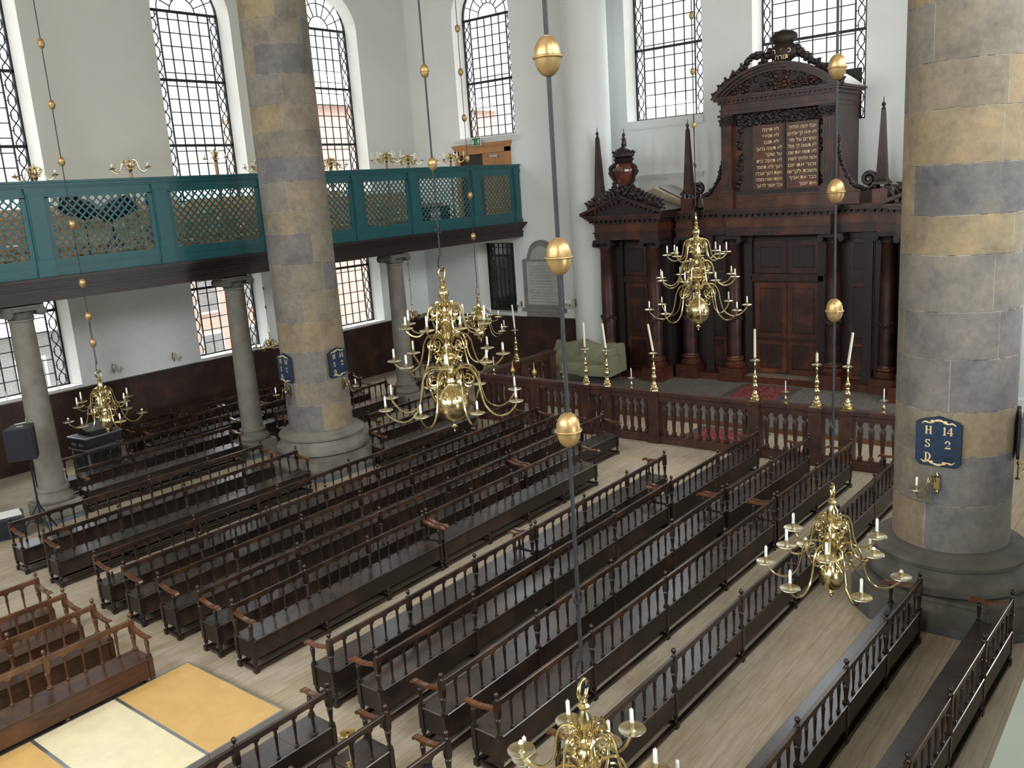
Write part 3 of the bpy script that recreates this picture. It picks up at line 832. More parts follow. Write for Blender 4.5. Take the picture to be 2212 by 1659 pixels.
bench(lb+'sixth row with window glare on its seat, ending at the big column', GL, (6.74,17.58), (12.85,17.55), -1, 4)
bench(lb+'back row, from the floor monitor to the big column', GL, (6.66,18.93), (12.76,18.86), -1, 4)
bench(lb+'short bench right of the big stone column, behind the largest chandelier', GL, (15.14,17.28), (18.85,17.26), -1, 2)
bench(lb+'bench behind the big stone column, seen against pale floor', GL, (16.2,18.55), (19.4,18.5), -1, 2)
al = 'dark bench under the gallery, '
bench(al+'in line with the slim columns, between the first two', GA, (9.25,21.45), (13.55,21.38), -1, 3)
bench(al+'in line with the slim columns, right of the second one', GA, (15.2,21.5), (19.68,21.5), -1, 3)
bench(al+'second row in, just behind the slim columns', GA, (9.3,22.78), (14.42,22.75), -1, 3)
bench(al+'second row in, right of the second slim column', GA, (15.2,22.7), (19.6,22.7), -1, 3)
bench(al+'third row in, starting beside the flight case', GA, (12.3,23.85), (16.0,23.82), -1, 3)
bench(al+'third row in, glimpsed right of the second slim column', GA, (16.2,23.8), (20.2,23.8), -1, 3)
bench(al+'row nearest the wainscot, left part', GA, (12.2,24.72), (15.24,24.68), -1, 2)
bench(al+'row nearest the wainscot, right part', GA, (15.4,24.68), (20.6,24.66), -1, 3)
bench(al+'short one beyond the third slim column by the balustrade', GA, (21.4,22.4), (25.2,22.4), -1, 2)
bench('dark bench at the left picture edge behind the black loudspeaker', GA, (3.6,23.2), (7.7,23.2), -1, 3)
lf = 'brown bench in the left foreground, '
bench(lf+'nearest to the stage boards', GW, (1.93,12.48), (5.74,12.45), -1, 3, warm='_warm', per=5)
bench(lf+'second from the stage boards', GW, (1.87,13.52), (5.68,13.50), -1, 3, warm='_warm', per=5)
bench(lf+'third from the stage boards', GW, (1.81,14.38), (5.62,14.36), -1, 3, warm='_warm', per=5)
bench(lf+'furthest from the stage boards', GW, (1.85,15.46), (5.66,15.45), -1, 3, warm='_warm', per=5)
ff = 'dark bench cut off by the bottom edge, '
bench(ff+'beside the tan stage board', GF, (2.05,8.34), (6.10,8.30), 1, 3)
bench(ff+'with the brass candle dish over its seat', GF, (2.05,7.36), (6.16,7.31), 1, 3)
bench(ff+'right of the one with the brass dish', GF, (2.05,6.42), (6.17,6.34), 1, 3)
# ---------------------------------------------------------------- chandeliers
def bez(pts, n=6):
    """Catmull-Rom through points"""
    P = [Vector(p) for p in pts]; out = []
    for i in range(len(P)-1):
        a = P[max(i-1,0)]; b_ = P[i]; c = P[i+1]; d = P[min(i+2,len(P)-1)]
        for k in range(n):
            t = k/n
            out.append(.5*((2*b_)+(c-a)*t+(2*a-5*b_+4*c-d)*t*t+(3*b_-a-3*c+d)*t**3))
    out.append(P[-1]); return out
def arm_mesh(R, zp, za, r0, peak, tr=.014, scroll=True, seg=6):
    """arm in the xz plane: leaves the body at (r0,za), arches over, dips and rises to the pan at (R,zp)"""
    H = za-zp
    H2 = peak-zp; pts = [(r0,0,za-.02),(R*.13,0,za+.65*(peak-za)),(R*.25,0,peak),(R*.36,0,peak-.09*H2),(R*.43,0,peak-.35*H2),(R*.46,0,zp+.30*H2),(R*.52,0,zp-.06*R),(R*.62,0,zp-.17*R),(R*.74,0,zp-.21*R),(R*.87,0,zp-.17*R),(R*.97,0,zp-.08*R),(R,0,zp-.03),(R,0,zp)]
    b = MB(); path = bez(pts, 5)
    b.tube(path, tr, seg)
    if scroll:
        c = (R*.27, peak-.20*R); ra = .115*R; sp = []
        for i in range(22):
            a = PI*.55 - i*.42; r = ra*(1-i/26)
            sp.append((c[0]+r*math.cos(a), 0, c[1]+r*math.sin(a)))
        b.tube(sp, tr*.8, 5)
        c = (R*.22, peak-.40*R); ra = .075*R; sp = []
        for i in range(16):
            a = PI*.2 + i*.45; r = ra*(1-i/20)
            sp.append((c[0]+r*math.cos(a), 0, c[1]+r*math.sin(a)))
        b.tube(sp, tr*.75, 5)
        sp = [(r0+.02,0,za+.02),(r0+.08*R,0,za+.10*R),(r0+.12*R,0,za+.17*R),(r0+.07*R,0,za+.20*R),(r0+.04*R,0,za+.15*R)]
        b.tube(bez(sp,4), tr*.65, 5)
    return b
PANP = [(.012,-.035),(.020,-.02),(.06,-.012),(.108,.004),(.118,.012),(.116,.016),(.09,.006),(.03,.0),(.026,.004),(.016,.01),(.018,.03),(.025,.04),(.025,.075),(.020,.078),(.018,.06)]
PANM = MB().lathe(PANP, 18, cap=False).mesh('drip_pan', M['brass_pan'], 50)
CANM = MB().lathe([(.0185,.06),(.0185,.075),(.0175,.14),(.017,.215),(.012,.222),(.003,.224),(.002,.240)], 9).mesh('candle', M['candle'], 50)
STUBM = MB().lathe([(.022,.06),(.024,.08),(.018,.09),(.012,.10)], 9).mesh('candle', M['candle'], 50)
def ring_loop(b, z, w, h, r):
    pts = [(0,0,z)]
    for i in range(1,16):
        a = -PI/2 + 2*PI*i/16
        pts.append((w*math.cos(a)*(1.0 if math.sin(a) > -.3 else .8), 0, z+h/2+h/2*math.sin(a)))
    pts.append((0,0,z)); b.tube(pts, r, 7, cap=False)
BODY_A = [(0,0),(.012,.01),(.02,.03),(.012,.05),(.03,.075),(.05,.095),(.055,.11),(.03,.135),(.03,.17),(.06,.20),(.17,.24),(.245,.32),(.275,.42),(.275,.52),(.24,.63),(.15,.73),(.085,.79),(.07,.83),(.09,.85),(.09,.87),(.06,.90),(.06,.95),(.075,.97),(.10,1.0),(.10,1.03),(.07,1.06),(.06,1.12),(.075,1.17),(.12,1.23),(.145,1.26),(.14,1.275),(.10,1.29),(.085,1.33),(.11,1.37),(.115,1.42),(.07,1.46),(.06,1.52),(.08,1.56),(.085,1.60),(.06,1.64),(.075,1.70),(.11,1.78),(.115,1.80),(.08,1.82),(.055,1.88),(.05,1.95),(.075,1.99),(.08,2.03),(.05,2.07),(.055,2.12),(.075,2.17),(.06,2.22),(.085,2.27),(.09,2.31),(.06,2.36),(.03,2.38),(.065,2.41),(.03,2.44),(.035,2.48),(.045,2.50),(.02,2.53)]
BODY_B = [(0,0),(.012,.01),(.018,.03),(.012,.045),(.035,.06),(.04,.075),(.022,.095),(.05,.115),(.10,.15),(.135,.21),(.145,.28),(.13,.35),(.085,.42),(.055,.46),(.05,.49),(.07,.51),(.07,.53),(.05,.56),(.06,.62),(.085,.69),(.095,.75),(.085,.80),(.05,.84),(.06,.87),(.085,.89),(.085,.91),(.045,.94),(.04,.97),(.06,1.03),(.062,1.09),(.045,1.15),(.028,1.18),(.05,1.205),(.052,1.22),(.028,1.24),(.035,1.26),(.02,1.28)]
BODY_C = [(0,0),(.012,.02),(.03,.04),(.07,.08),(.085,.13),(.06,.19),(.03,.23),(.045,.27),(.05,.33),(.028,.38),(.04,.42),(.02,.47),(.03,.52),(.015,.58)]
def chandelier(label, loc, kind, rz=0.0, missing=(), group=None):
    t = thing('brass_chandelier', label, 'chandelier', loc, rz, group)
    key = 'ch'+kind
    if key not in BM:
        if kind == 'A':
            body = (BODY_A, 28); tiers = [(1.12,.55,1.0,.09,1.10,8,.017),(.88,1.25,1.52,.075,1.64,8,.016),(.67,1.80,2.03,.07,2.13,8,.015)]; top = 2.51
        elif kind == 'B':
            body = (BODY_B, 24); tiers = [(.76,.36,.64,.06,.72,6,.014),(.55,.72,.95,.06,1.03,6,.013)]; top = 1.265
        else:
            body = (BODY_C, 16); tiers = [(.46,.16,.30,.04,.36,6,.010)]; top = .57
        bb = MB().lathe(body[0], body[1]).mesh('chandelier_body', M['brass'], 50)
        rr = MB(); ring_loop(rr, top, .085 if kind != 'C' else .03, .20 if kind == 'A' else (.17 if kind == 'B' else .06), .018 if kind != 'C' else .008)
        BM[key] = (bb, rr.mesh('hanging_ring', M['brass'], 60), [(arm_mesh(R,zp,za,r0,pk,tr).mesh('arm', M['brass'], 60), R, zp, n) for R,zp,za,r0,pk,n,tr in tiers])
    bb, rr, tiers = BM[key]
    link('chandelier_body', bb, t); link('hanging_ring', rr, t)
    q = 0
    for ti,(am, R, zp, n) in enumerate(tiers):
        for i in range(n):
            a = 2*PI*(i+.5*ti)/n + .2
            o = link('arm', am, t, None, a)
            link('drip_pan', PANM, o, (R,0,zp))
            c = link('candle', STUBM if q in missing else CANM, o, (R,0,zp))
            if q not in missing: c.scale = (1,1,RND.uniform(.85,1.05))
            q += 1
    return t
chandelier('largest three-tier brass chandelier, hanging left of centre before the teal gallery', (10.2,9.6,3.16), 'A', .1)
chandelier('three-tier brass chandelier hanging in front of the dark ark', (18.62,9.44,3.45), 'A', .35)
chandelier('two-tier brass chandelier in the left aisle before the flight case', (9.08,19.15,2.28), 'B', .25, (2,5))
chandelier('two-tier brass chandelier beside the big right column, low over the benches', (9.82,3.31,1.96), 'B', .55, (0,4,9))
chandelier('nearest brass chandelier, cut off by the bottom edge of the picture', (5.05,3.62,1.79), 'B', .15, (7,))
chandelier('brass chandelier half hidden behind the right side of the largest one', (18.95,16.5,2.72), 'B', .4)
chandelier('small chandelier under the gallery peeping out left of the big stone column', (16.9,23.7,2.42), 'C', 0)
chandelier('small chandelier under the gallery behind the top of the largest chandelier', (23.6,23.9,2.35), 'C', .3)
# hanging rods with gilded balls
def ballmesh(r):
    return MB().lathe([(.02,-1.36*r),(.28*r,-1.33*r),(.50*r,-1.22*r),(.76*r,-.92*r),(.93*r,-.50*r),(.98*r,-.12*r),(1.10*r,-.07*r),(1.13*r,0),(1.10*r,.07*r),(.98*r,.12*r),(.96*r,.5*r),(.84*r,.92*r),(.62*r,1.25*r),(.36*r,1.44*r),(.22*r,1.46*r),(.02,1.50*r)], 20).mesh('gilded_ball', M['ball'], 50)
BALL = {r: ballmesh(r*.93) for r in (.098,.075,.058,.04)}
def rod(label, x, y, zb, balls, rb, rr, hooks=(), double=None, ztop=ZC, kind='A'):
    t = thing('chandelier_rod', label, 'hanging rod', (x, y, ztop))
    b = MB(); zs = double if double else zb
    rr *= .78; b.tube([(0,0,zs-ztop+(0 if double else .15)),(0,0,0)], rr, 7)
    if double:
        for s in (-1,1): b.tube([(s*.05*.6,s*.05*.8,zb-ztop+.10),(s*.02,s*.02,(zb+double)/2-ztop),(0,0,double-ztop)], rr*.6, 5)
    b.build('rod', M['rod'], t, 60)
    for z in balls: link('gilded_ball', BALL[rb], t, (0,0,z-ztop))
    for z in hooks:
        b = MB(); ring = [(.05*math.cos(2*PI*i/12), .05*math.sin(2*PI*i/12)*.3, z-ztop+.055*math.sin(2*PI*i/12)) for i in range(13)]
        b.tube(ring, rr*.75, 6, cap=False); b.build('iron_eye', M['rod'], t, 60)
    hd = .078 if kind != 'C' else .045; b = MB(); b.tube(bez([(0,.0,zb-ztop+.19),(0,.045,zb-ztop+.09),(0,.060,zb-ztop-.01),(0,.038,zb-ztop-hd+.012),(0,0,zb-ztop-hd),(0,-.038,zb-ztop-hd+.015),(0,-.055,zb-ztop-.02)],3), min(rr*.75,.011), 6)
    b.build('iron_hook', M['rod'], t, 60)
    return t
rod('dark rod with gilded balls holding the largest chandelier', 10.2, 9.6, 5.888, (11.4,10.1,8.81,7.45), .075, .018, (6.45,))
rod('dark rod with gilded balls holding the chandelier before the ark', 18.62, 9.44, 6.178, (12.7,11.55,10.41,9.25,8.11), .062 if False else .058, .016, (7.24,))
rod('thin rod with gilded balls down the left side, holding the left aisle chandelier', 9.08, 19.15, 3.733, (11.75,10.53,9.33,8.19,6.89,5.64,4.91,4.33), .075, .014, (), 5.3)
rod('dark rod with gilded balls holding the chandelier beside the right column', 9.82, 3.31, 3.413, (9.3,8.01,6.73,5.43), .098, .019, (4.11,))
rod('thick near rod with big gilded balls down the middle of the picture', 5.05, 3.62, 3.243, (9.1,7.84,6.51,5.25), .098, .021, (3.93,))
rod('thin rod with small gilded balls crossing the window over the gallery door', 18.95, 16.5, 4.173, (12.3,11.28,10.17,8.97,7.89,6.89,5.76), .075, .012)
rod('short thin rod with wooden beads left of the big stone column under the gallery', 16.9, 23.7, 3.058, (4.45,3.85), .04, .010, (), None, 5.46, 'C')
rod('short thin rod with wooden beads under the gallery behind the largest chandelier', 23.6, 23.9, 2.988, (4.5,3.9), .04, .010, (), None, 5.46, 'C')

# ---------------------------------------------------------------- wall and column sconces
def sconce(label, loc, rz, n=1, s=1.0, swing=0.0):
    """bracket pointing along local +x"""
    t = thing('brass_sconce', label, 'sconce', loc, rz)
    b = MB(); b.box(0,.02,-.05*s,.05*s,-.10*s,.10*s,.01); b.lathe([(.03*s,-.14*s),(.04*s,-.12*s),(.02*s,-.10*s)], 8, .012, 0); b.lathe([(.02*s,.10*s),(.035*s,.13*s),(.0,.17*s)], 8, .012, 0); b.build('back_plate', M['brass'], t)
    for k in range(n):
        ang = (k-(n-1)/2)*.8+swing
        b = MB(); b.tube(bez([(.02,0,.02),(.06*s,0,.11*s),(.13*s,0,.12*s),(.18*s,0,.02*s),(.20*s,0,-.12*s),(.27*s,0,-.19*s),(.34*s,0,-.14*s),(.36*s,0,-.05*s)],5), .011*s, 6)
        sp = [(.10*s+.05*s*math.cos(PI*.5-i*.5)*(1-i/18), 0, .02*s+.05*s*math.sin(PI*.5-i*.5)*(1-i/18)) for i in range(14)]
        b.tube(sp, .007*s, 5)
        o = b.build('arm', M['brass'], t, 60); o.rotation_euler = (0,0,ang)
        q = link('drip_pan', PANM, o, (.36*s,0,-.05*s)); q.scale = (.8*s,.8*s,s)
        link('candle', CANM, o, (.36*s,0,-.05*s)).scale = (s,s,s*.9)
    return t
def col_pt(cx, cy, ang, r): return (cx+r*math.cos(ang), cy+r*math.sin(ang))
a = PI - .02
x, y = col_pt(14.5, 3.02, a, .89); sconce('brass sconce with one candle below the number board on the right column', (x,y,2.27), a, swing=-.6)
a = PI+1.80
x, y = col_pt(14.5, 3.02, a, .89); sconce('brass sconce on the far right side of the right column', (x,y,2.27), a)
a = PI - .02
x, y = col_pt(14.55, 18.60, a, .89); sconce('brass sconce on the left side of the left big column', (x,y,2.28), a, swing=-.25)
a = PI + 1.82
x, y = col_pt(14.55, 18.60, a, .89); sconce('brass sconce on the right side of the left big column', (x,y,2.30), a)
sconce('small twin sconce on the white wall left of the low window between columns', (15.08,YL,2.42), -PI/2, 2, .8)
sconce('small sconce on the white wall above the flight case', (13.05,YL,2.44), -PI/2, 2, .8)
sconce('sconce with candles on the white wall right of the memorial tablet', (XB-.62,18.40,2.75), PI*.85, 2, 1.0)
sconce('small sconce between the shaded window and the memorial tablet', (XB,21.42,2.55), PI, 1, .8)
sconce('small sconce on the white wall behind the largest chandelier', (XB,25.5,2.55), PI, 1, .8)
# sill candles on the wainscot
def sill_candle(label, x, y):
    t = thing('sill_candle', label, 'candle', (x, y, 2.14), 0, 'small candles on the sills of the low windows')
    b = MB(); b.lathe([(.035,0),(.035,.012),(.012,.02),(.018,.05)], 10); b.build('candle_foot', M['brass'], t)
    b = MB(); b.lathe([(.012,.05),(.012,.24),(.002,.25)], 8); b.build('candle', M['candle'], t)
for x, y, w in ((9.9,YL+.03,'on the sill of the low window by the left picture edge'),(11.35,YL+.03,'on the sill right of the first slim column'),(17.9,YL+.03,'on the sill just left of the second slim column'),(18.6,YL+.03,'on the sill just right of the second slim column'),(22.5,YL+.03,'on the sill just right of the big stone column'),(23.6,YL+.03,'on the sill beside the third slim column')):
    sill_candle('small white candle '+w, x, y)

# ---------------------------------------------------------------- number boards on the columns
def serif(b, ch, u, v, s, MM):
    """letters from slabs and strokes with serifs; flat quads"""
    def q(x0,y0,x1,y1): b.add([MM @ Vector((u+a*s, v+c*s, 0)) for a,c in ((x0,y0),(x1,y0),(x1,y1),(x0,y1))], [(0,1,2,3)])
    def arc(cx,cy,r1,r2,w1,w2,a0,a1,n=14):
        for i in range(n):
            t0, t1 = a0+(a1-a0)*i/n, a0+(a1-a0)*(i+1)/n
            pts = []
            for t_, w in ((t0,0),(t1,0),(t1,1),(t0,1)):
                k = abs(math.cos(t_)); th = w2+(w1-w2)*k
                pts.append(MM @ Vector((u+(cx+(r1-w*th)*math.cos(t_))*s, v+(cy+(r2-w*th)*math.sin(t_))*s, 0)))
            b.add(pts, [(0,1,2,3)])
    if ch == 'H':
        q(.06,0,.24,1); q(.52,0,.70,1); q(.24,.46,.52,.55)
        for x in (.0,.46):
            q(x,0,x+.30,.06); q(x,.94,x+.30,1)
    elif ch == 'D':
        q(.08,0,.26,1); q(.0,0,.26,.06); q(.0,.94,.26,1); arc(.26,.5,.46,.5,.19,.06,-PI/2,PI/2,18)
    elif ch == '1':
        q(.14,0,.32,1); q(.04,0,.42,.06); q(.04,.86,.14,.92)
    elif ch == '4':
        q(.38,0,.55,1); q(.28,0,.64,.06); q(.0,.25,.70,.33)
        b.add([MM @ Vector((u+x*s, v+y*s, 0)) for x,y in ((.0,.25),(.08,.25),(.42,.92),(.40,1)) ], [(0,1,2,3)])
    elif ch == '2':
        arc(.32,.70,.30,.30,.17,.07,-.45,PI*.95,18)
        b.add([MM @ Vector((u+x*s, v+y*s, 0)) for x,y in ((.44,.46),(.60,.58),(.22,.16),(.04,.08)) ], [(0,1,2,3)])
        q(.04,0,.64,.16); q(.56,.14,.64,.28); arc(.12,.72,.10,.10,.1,.1,0,2*PI,12)
    elif ch == 'S':
        arc(.30,.74,.26,.26,.15,.07,PI*.12,PI*1.42,18); arc(.32,.26,.28,.26,.16,.07,-PI*.92,PI*.46,18)
        b.add([MM @ Vector((u+x*s, v+y*s, 0)) for x,y in ((.14,.60),(.26,.66),(.52,.42),(.42,.34)) ], [(0,1,2,3)])
        q(.50,.70,.56,1.0); q(.04,0,.10,.30)
def number_board(label, cx, cy, ang, z, s=1.0):
    """board on a column; outward normal at angle ang"""
    x, y = col_pt(cx, cy, ang, .865)
    t = thing('number_board', label, 'sign', (x, y, z), ang+PI/2)     # local -y is outward
    w, h = .31*s, .36*s
    b = MB(); pl = []
    for x_, z_ in ((-w*.78,-h),(w*.78,-h),(w,-h*.80),(w,h*.80),(w*.82,h*.90),(w*.55,h*.98),(w*.25,h*1.03),(0,h*1.10),(-w*.25,h*1.03),(-w*.55,h*.98),(-w*.82,h*.90),(-w,h*.80),(-w,-h*.80)): pl.append((x_, z_))
    pl = [(x_, z_) for x_, z_ in pl]
    b.prism(pl, 'y', -.03, .0); b.build('board', M['navy'], t, 0)
    b = MB(); b.prism([(x_*1.03, z_*1.025) for x_, z_ in pl], 'y', -.02, .012); b.build('board_edge', M['navy_edge'], t, 0)
    MM = Matrix(((1,0,0,0),(0,0,1,-.036),(0,1,0,0),(0,0,0,1)))
    L = .125*s
    for nm, ch, u, v in (('gilt_letter','H',-.185,.125),('gilt_letter','S',-.185,-.08),('gilt_letter','D',-.185,-.285),('gilt_numeral','1',.055,.125),('gilt_numeral','4',.115,.125),('gilt_numeral','2',.09,-.08)):
        b = MB(); serif(b, ch, u*s, v*s, L, MM); b.build(nm, M['gilt_line'], t, 0)
    for sgn, zz in ((1, h*.86), (-1, -h*.86)):
        b = MB()
        for sx in (-1,1):
            b.tube(bez([(0,-.033,zz+sgn*.035*s),(sx*.06*s,-.033,zz+sgn*.02*s),(sx*.12*s,-.033,zz-sgn*.012*s),(sx*.19*s,-.033,zz-sgn*.0*s),(sx*.235*s,-.033,zz-sgn*.03*s)],4), [.014*s,.016*s,.017*s,.014*s,.010*s,.014*s,.016*s,.014*s,.012*s,.010*s,.012*s,.014*s,.012*s,.010*s,.008*s,.006*s,.005*s], 5)
            sp = [(sx*(.085*s+.03*s*math.cos(i*.6)*(1-i/16)), -.033, zz+.005*s+.03*s*math.sin(i*.6)*(1-i/16)*sgn) for i in range(12)]
            b.tube(sp, .006*s, 5)
        b.build('scroll_ornament', M['gilt_line'], t, 50)
    b = MB(); b.box(.075*s,.225*s,-.034,-.030,-.32*s,-.20*s); b.build('blank_slide', plain('dark slide', (.006,.014,.03), .5), t, 0)
    return t
number_board('navy number board with gilt letters on the right column, above the candle sconce', 14.5, 3.02, PI-.02, 2.90)
number_board('navy number board seen edge-on at the right rim of the right column', 14.5, 3.02, PI+1.76, 2.90)
number_board('navy number board on the left big column, the left one of its two', 14.55, 18.60, PI-.12, 2.86)
number_board('navy number board on the left big column, the right one of its two', 14.55, 18.60, PI+1.66, 2.90)
# ---------------------------------------------------------------- platform, rugs, steps
ZP = .16
b = MB(); b.box(22.4, XN, 3.4, 17.3, 0, ZP); b.box(22.4, XB-.9, 17.3, 17.75, 0, ZP); pf = struct('floor_platform', b, M['platform'], 0)
b = MB(); b.box(22.38, 22.40, 3.4, 17.75, 0, ZP-.03); struct('trim_10', b, wood('orange step riser', (.13,.05,.02), (.22,.09,.035), .5, rnd=None), 0)
t = thing('persian_rug', 'red persian rug with dark border on the platform before the ark doors', 'rug', (25.9, 11.05, ZP))
b = MB(); b.box(-1.05, 1.10, -.98, .98, .0, .010); b.build('rug_border', M['rug_border'], t, 0)
b = MB(); b.box(-.85, .95, -.74, .74, .010, .014); b.build('rug_field', M['rug'], t, 0)
t = thing('persian_rug', 'red and blue rug on the floor behind the gate balusters', 'rug', (21.5, 10.2, 0))
b = MB(); b.box(-.75, .75, -1.05, 1.05, .0, .010); b.build('rug_border', M['rug_border'], t, 0)
b = MB(); b.box(-.55, .55, -.85, .85, .010, .014); b.build('rug_field', M['rug'], t, 0)

# ---------------------------------------------------------------- balustrade
def sq_baluster():
    b = MB()
    pr = [(.040,0),(.055,.01),(.055,.10),(.045,.12),(.030,.14),(.032,.17),(.055,.62),(.060,.70),(.060,.78),(.036,.84),(.034,.87),(.058,.91),(.058,1.0)]
    b.lathe([(r*1.30, .22+.98*h) for r, h in pr], 4, rot=PI/4); return b.mesh('baluster', M['balus'], 25)
BALM = sq_baluster()
def balustrade(label, loc, rz, L, posts, bays, rail=True):
    t = thing('balustrade', label, 'balustrade', loc, rz)
    b = MB(); b.box(0, L, -.13, .13, 1.33, 1.44, .012); b.box(0, L, -.09, .09, 1.19, 1.33); b.box(0, L, -.11, .11, 1.24, 1.29); b.build('top_rail', M['balus'], t, 0)
    b = MB(); b.box(0, L, -.11, .11, 0, .16); b.box(0, L, -.09, .09, .16, .22); b.build('base_rail', M['balus'], t, 0)
    for p in posts:
        b = MB(); b.box(p-.16, p+.16, -.155, .155, 0, 1.33, .008); b.box(p-.18, p+.18, -.175, .175, 0, .20); b.box(p-.18, p+.18, -.175, .175, 1.33, 1.445, .01); b.build('post', M['balus'], t, 0)
    for p0, p1, n in bays:
        for k in range(n):
            link('baluster', BALM, t, (p0+.17+(p1-p0-.34)*(k+.5)/n, 0, 0))
    return t
# local x runs along world -y from y=17.9
YB0 = 17.92; yy = lambda y: YB0-y
fp = [17.82, 16.5, 15.62, 13.81, 13.11, 11.62, 8.77, 7.23, 6.51, 4.9, 3.6]
balustrade('long dark wooden balustrade with tapered balusters in front of the ark platform', (20.30, YB0, 0), -PI/2, yy(3.45), [yy(p) for p in fp],
           [(yy(17.82),yy(16.5),4),(yy(16.5),yy(15.62),2),(yy(15.62),yy(13.81),6),(yy(13.81),yy(13.11),1),(yy(13.11),yy(11.62),5),(yy(11.62),yy(8.77),10),(yy(8.77),yy(7.23),5),(yy(7.23),yy(6.51),1),(yy(6.51),yy(4.9),5),(yy(4.9),yy(3.6),4)])
balustrade('short dark balustrade running back from the long one, left of the covered sofa', (20.52, 17.92, 0), 0, 3.75, [2.0, 3.6], [(0.05,2.0,6),(2.0,3.6,5)])
def finial_knob(label, y):
    b = MB(); b.lathe([(.05,0),(.055,.02),(.03,.05),(.025,.07),(.05,.10),(.075,.15),(.08,.19),(.06,.24),(.025,.29),(.03,.31),(.012,.36),(.008,.46),(0,.49)], 16, 0, 0)
    tag(link('onion_finial', b.mesh('onion_finial', M['ball'], 50), None, (20.30, y, 1.445)), label, 'finial')
finial_knob('gilt onion shaped finial on the left end of the balustrade, the left of two', 16.5)
finial_knob('gilt onion shaped finial on the left end of the balustrade, the right of two', 15.68)

# ---------------------------------------------------------------- candlesticks on the rail
def candlestick(label, x, y, h=.95, ch=.72, tilt=(0,0), z=1.445, square=False):
    t = thing('brass_candlestick', label, 'candlestick', (x, y, z))
    b = MB()
    if square: b.box(-.13,.13,-.13,.13,0,.04)
    else: b.lathe([(.135,0),(.135,.02),(.12,.04)], 20)
    b.lathe([(.115,.03),(.12,.06),(.085,.10),(.10,.12),(.09,.15),(.05,.18),(.07,.20),(.06,.23),(.028,.27)], 18); b.build('foot', M['brass'], t, 50)
    k = (h-.27)/.68
    b = MB(); b.lathe([(r, .27+q*k) for r, q in ((.026,0),(.035,.02),(.07,.06),(.078,.10),(.06,.15),(.03,.18),(.05,.20),(.05,.22),(.03,.24),(.058,.28),(.060,.32),(.035,.36),(.05,.375),(.022,.40),(.018,.50),(.022,.58),(.034,.60),(.018,.62),(.020,.68))], 16); b.build('stem', M['brass'], t, 50)
    b = MB(); b.lathe([(.02,h-.02),(.06,h-.01),(.125,h+.012),(.13,h+.022),(.10,h+.012),(.03,h+.01),(.022,h+.03),(.034,h+.05),(.034,h+.10),(.028,h+.10)], 18, cap=False); b.build('drip_pan', M['brass_pan'], t, 50)
    if ch:
        b = MB(); b.tube([(0,0,h+.06),(tilt[0]*.5,tilt[1]*.5,h+.06+ch*.5),(tilt[0],tilt[1],h+.06+ch)], [.032,.031,.029], 10); b.tube([(tilt[0],tilt[1],h+.06+ch),(tilt[0],tilt[1],h+.085+ch)], .004, 4)
        b.build('candle', M['candle_cream'], t, 50)
    return t
cl = 'tall brass candlestick with a long cream candle '
candlestick(cl+'before the covered sofa, the left of two', 20.28, 13.81, .98, .72, (.02,.02))
candlestick(cl+'before the covered sofa, the right of two', 20.28, 13.11, .98, .72, (.0,.08))
candlestick(cl+'leaning left, before the left ark bay', 20.28, 11.62, 1.0, .74, (.0,.13))
candlestick(cl+'standing straight before the ark doors', 20.28, 8.77, 1.0, .74, (0,.0), square=True)
candlestick('tall brass candlestick with a short burnt-down candle, before the right ark door', 20.28, 7.23, 1.0, .24, (0,0), square=True)
candlestick(cl+'leaning right with a wax drip', 20.28, 6.51, 1.0, .76, (0,-.10), square=True)
candlestick(cl+'on the side balustrade behind the largest chandelier', 22.3, 17.92, 1.0, .80, (.0,.05))
def small_stick(label, x, y, cand=.24):
    t = thing('small_candlestick', label, 'candlestick', (x, y, 1.447), 0, 'small brass candlesticks on the balustrade rail')
    b = MB(); b.lathe([(.055,0),(.055,.015),(.03,.03),(.018,.05),(.032,.09),(.040,.12),(.030,.16),(.014,.19),(.014,.25),(.022,.27)], 14); b.build('stem', M['brass'], t, 50)
    b = MB(); b.lathe([(.014,.27),(.06,.275),(.095,.29),(.098,.298),(.02,.285),(.018,.33),(.014,.33)], 16, cap=False); b.build('drip_pan', M['brass_pan'], t, 50)
    b = MB(); b.lathe([(.014,.30),(.013,.33+cand),(.002,.34+cand)], 8); b.build('candle', M['candle'], t, 50)
small_stick('small brass candlestick on the balustrade, between the covered sofa and the leaning candle', 20.25, 12.31)
small_stick('small brass candlestick on the balustrade, behind the thick near rod', 20.25, 14.58)
small_stick('small brass candlestick on the balustrade, in front of the rug', 20.25, 7.98)
small_stick('small brass candlestick on the balustrade, next to the right stone column', 20.25, 5.69)
small_stick('small brass candlestick on the balustrade, behind the largest chandelier', 20.25, 17.2)

# ---------------------------------------------------------------- the ark
YC, YLB = 10.93, 15.98
YRB = 2*YC-YLB
ark = thing('wooden_ark', 'huge carved dark wooden ark with columns, pediments and text tablets on the platform', 'ark', (27.5, YC, ZP))
OX, OY, OZ = 27.5, YC, ZP
class AB(MB):                       # ark builder: shapes given in world coordinates
    def put(s, name, m, parent=ark, smooth=0):
        s.v = [(x-OX, y-OY, z-OZ) for x,y,z in s.v]
        o = s.build(name, M[m], parent, smooth); return o
def stepbox(b, x0, x1, y0, y1, rows):
    for z0, z1, p in rows: b.box(x0-p, x1, y0-p, y1+p, z0, z1)
# steps in front of the doors
b = AB(); b.box(27.15, 28.0, 7.5, 14.4, ZP, .38); b.put('step', 'ark_red')
b = AB(); b.box(27.17, 27.74, 9.75, 12.1, .38, .395); b.put('step_mat', 'mat')
b = AB(); b.box(26.45, 27.2, YLB-.75, YLB+.75, ZP, .38); b.box(26.45, 27.2, YRB-.75, YRB+.75, ZP, .38); b.put('step', 'ark_red')
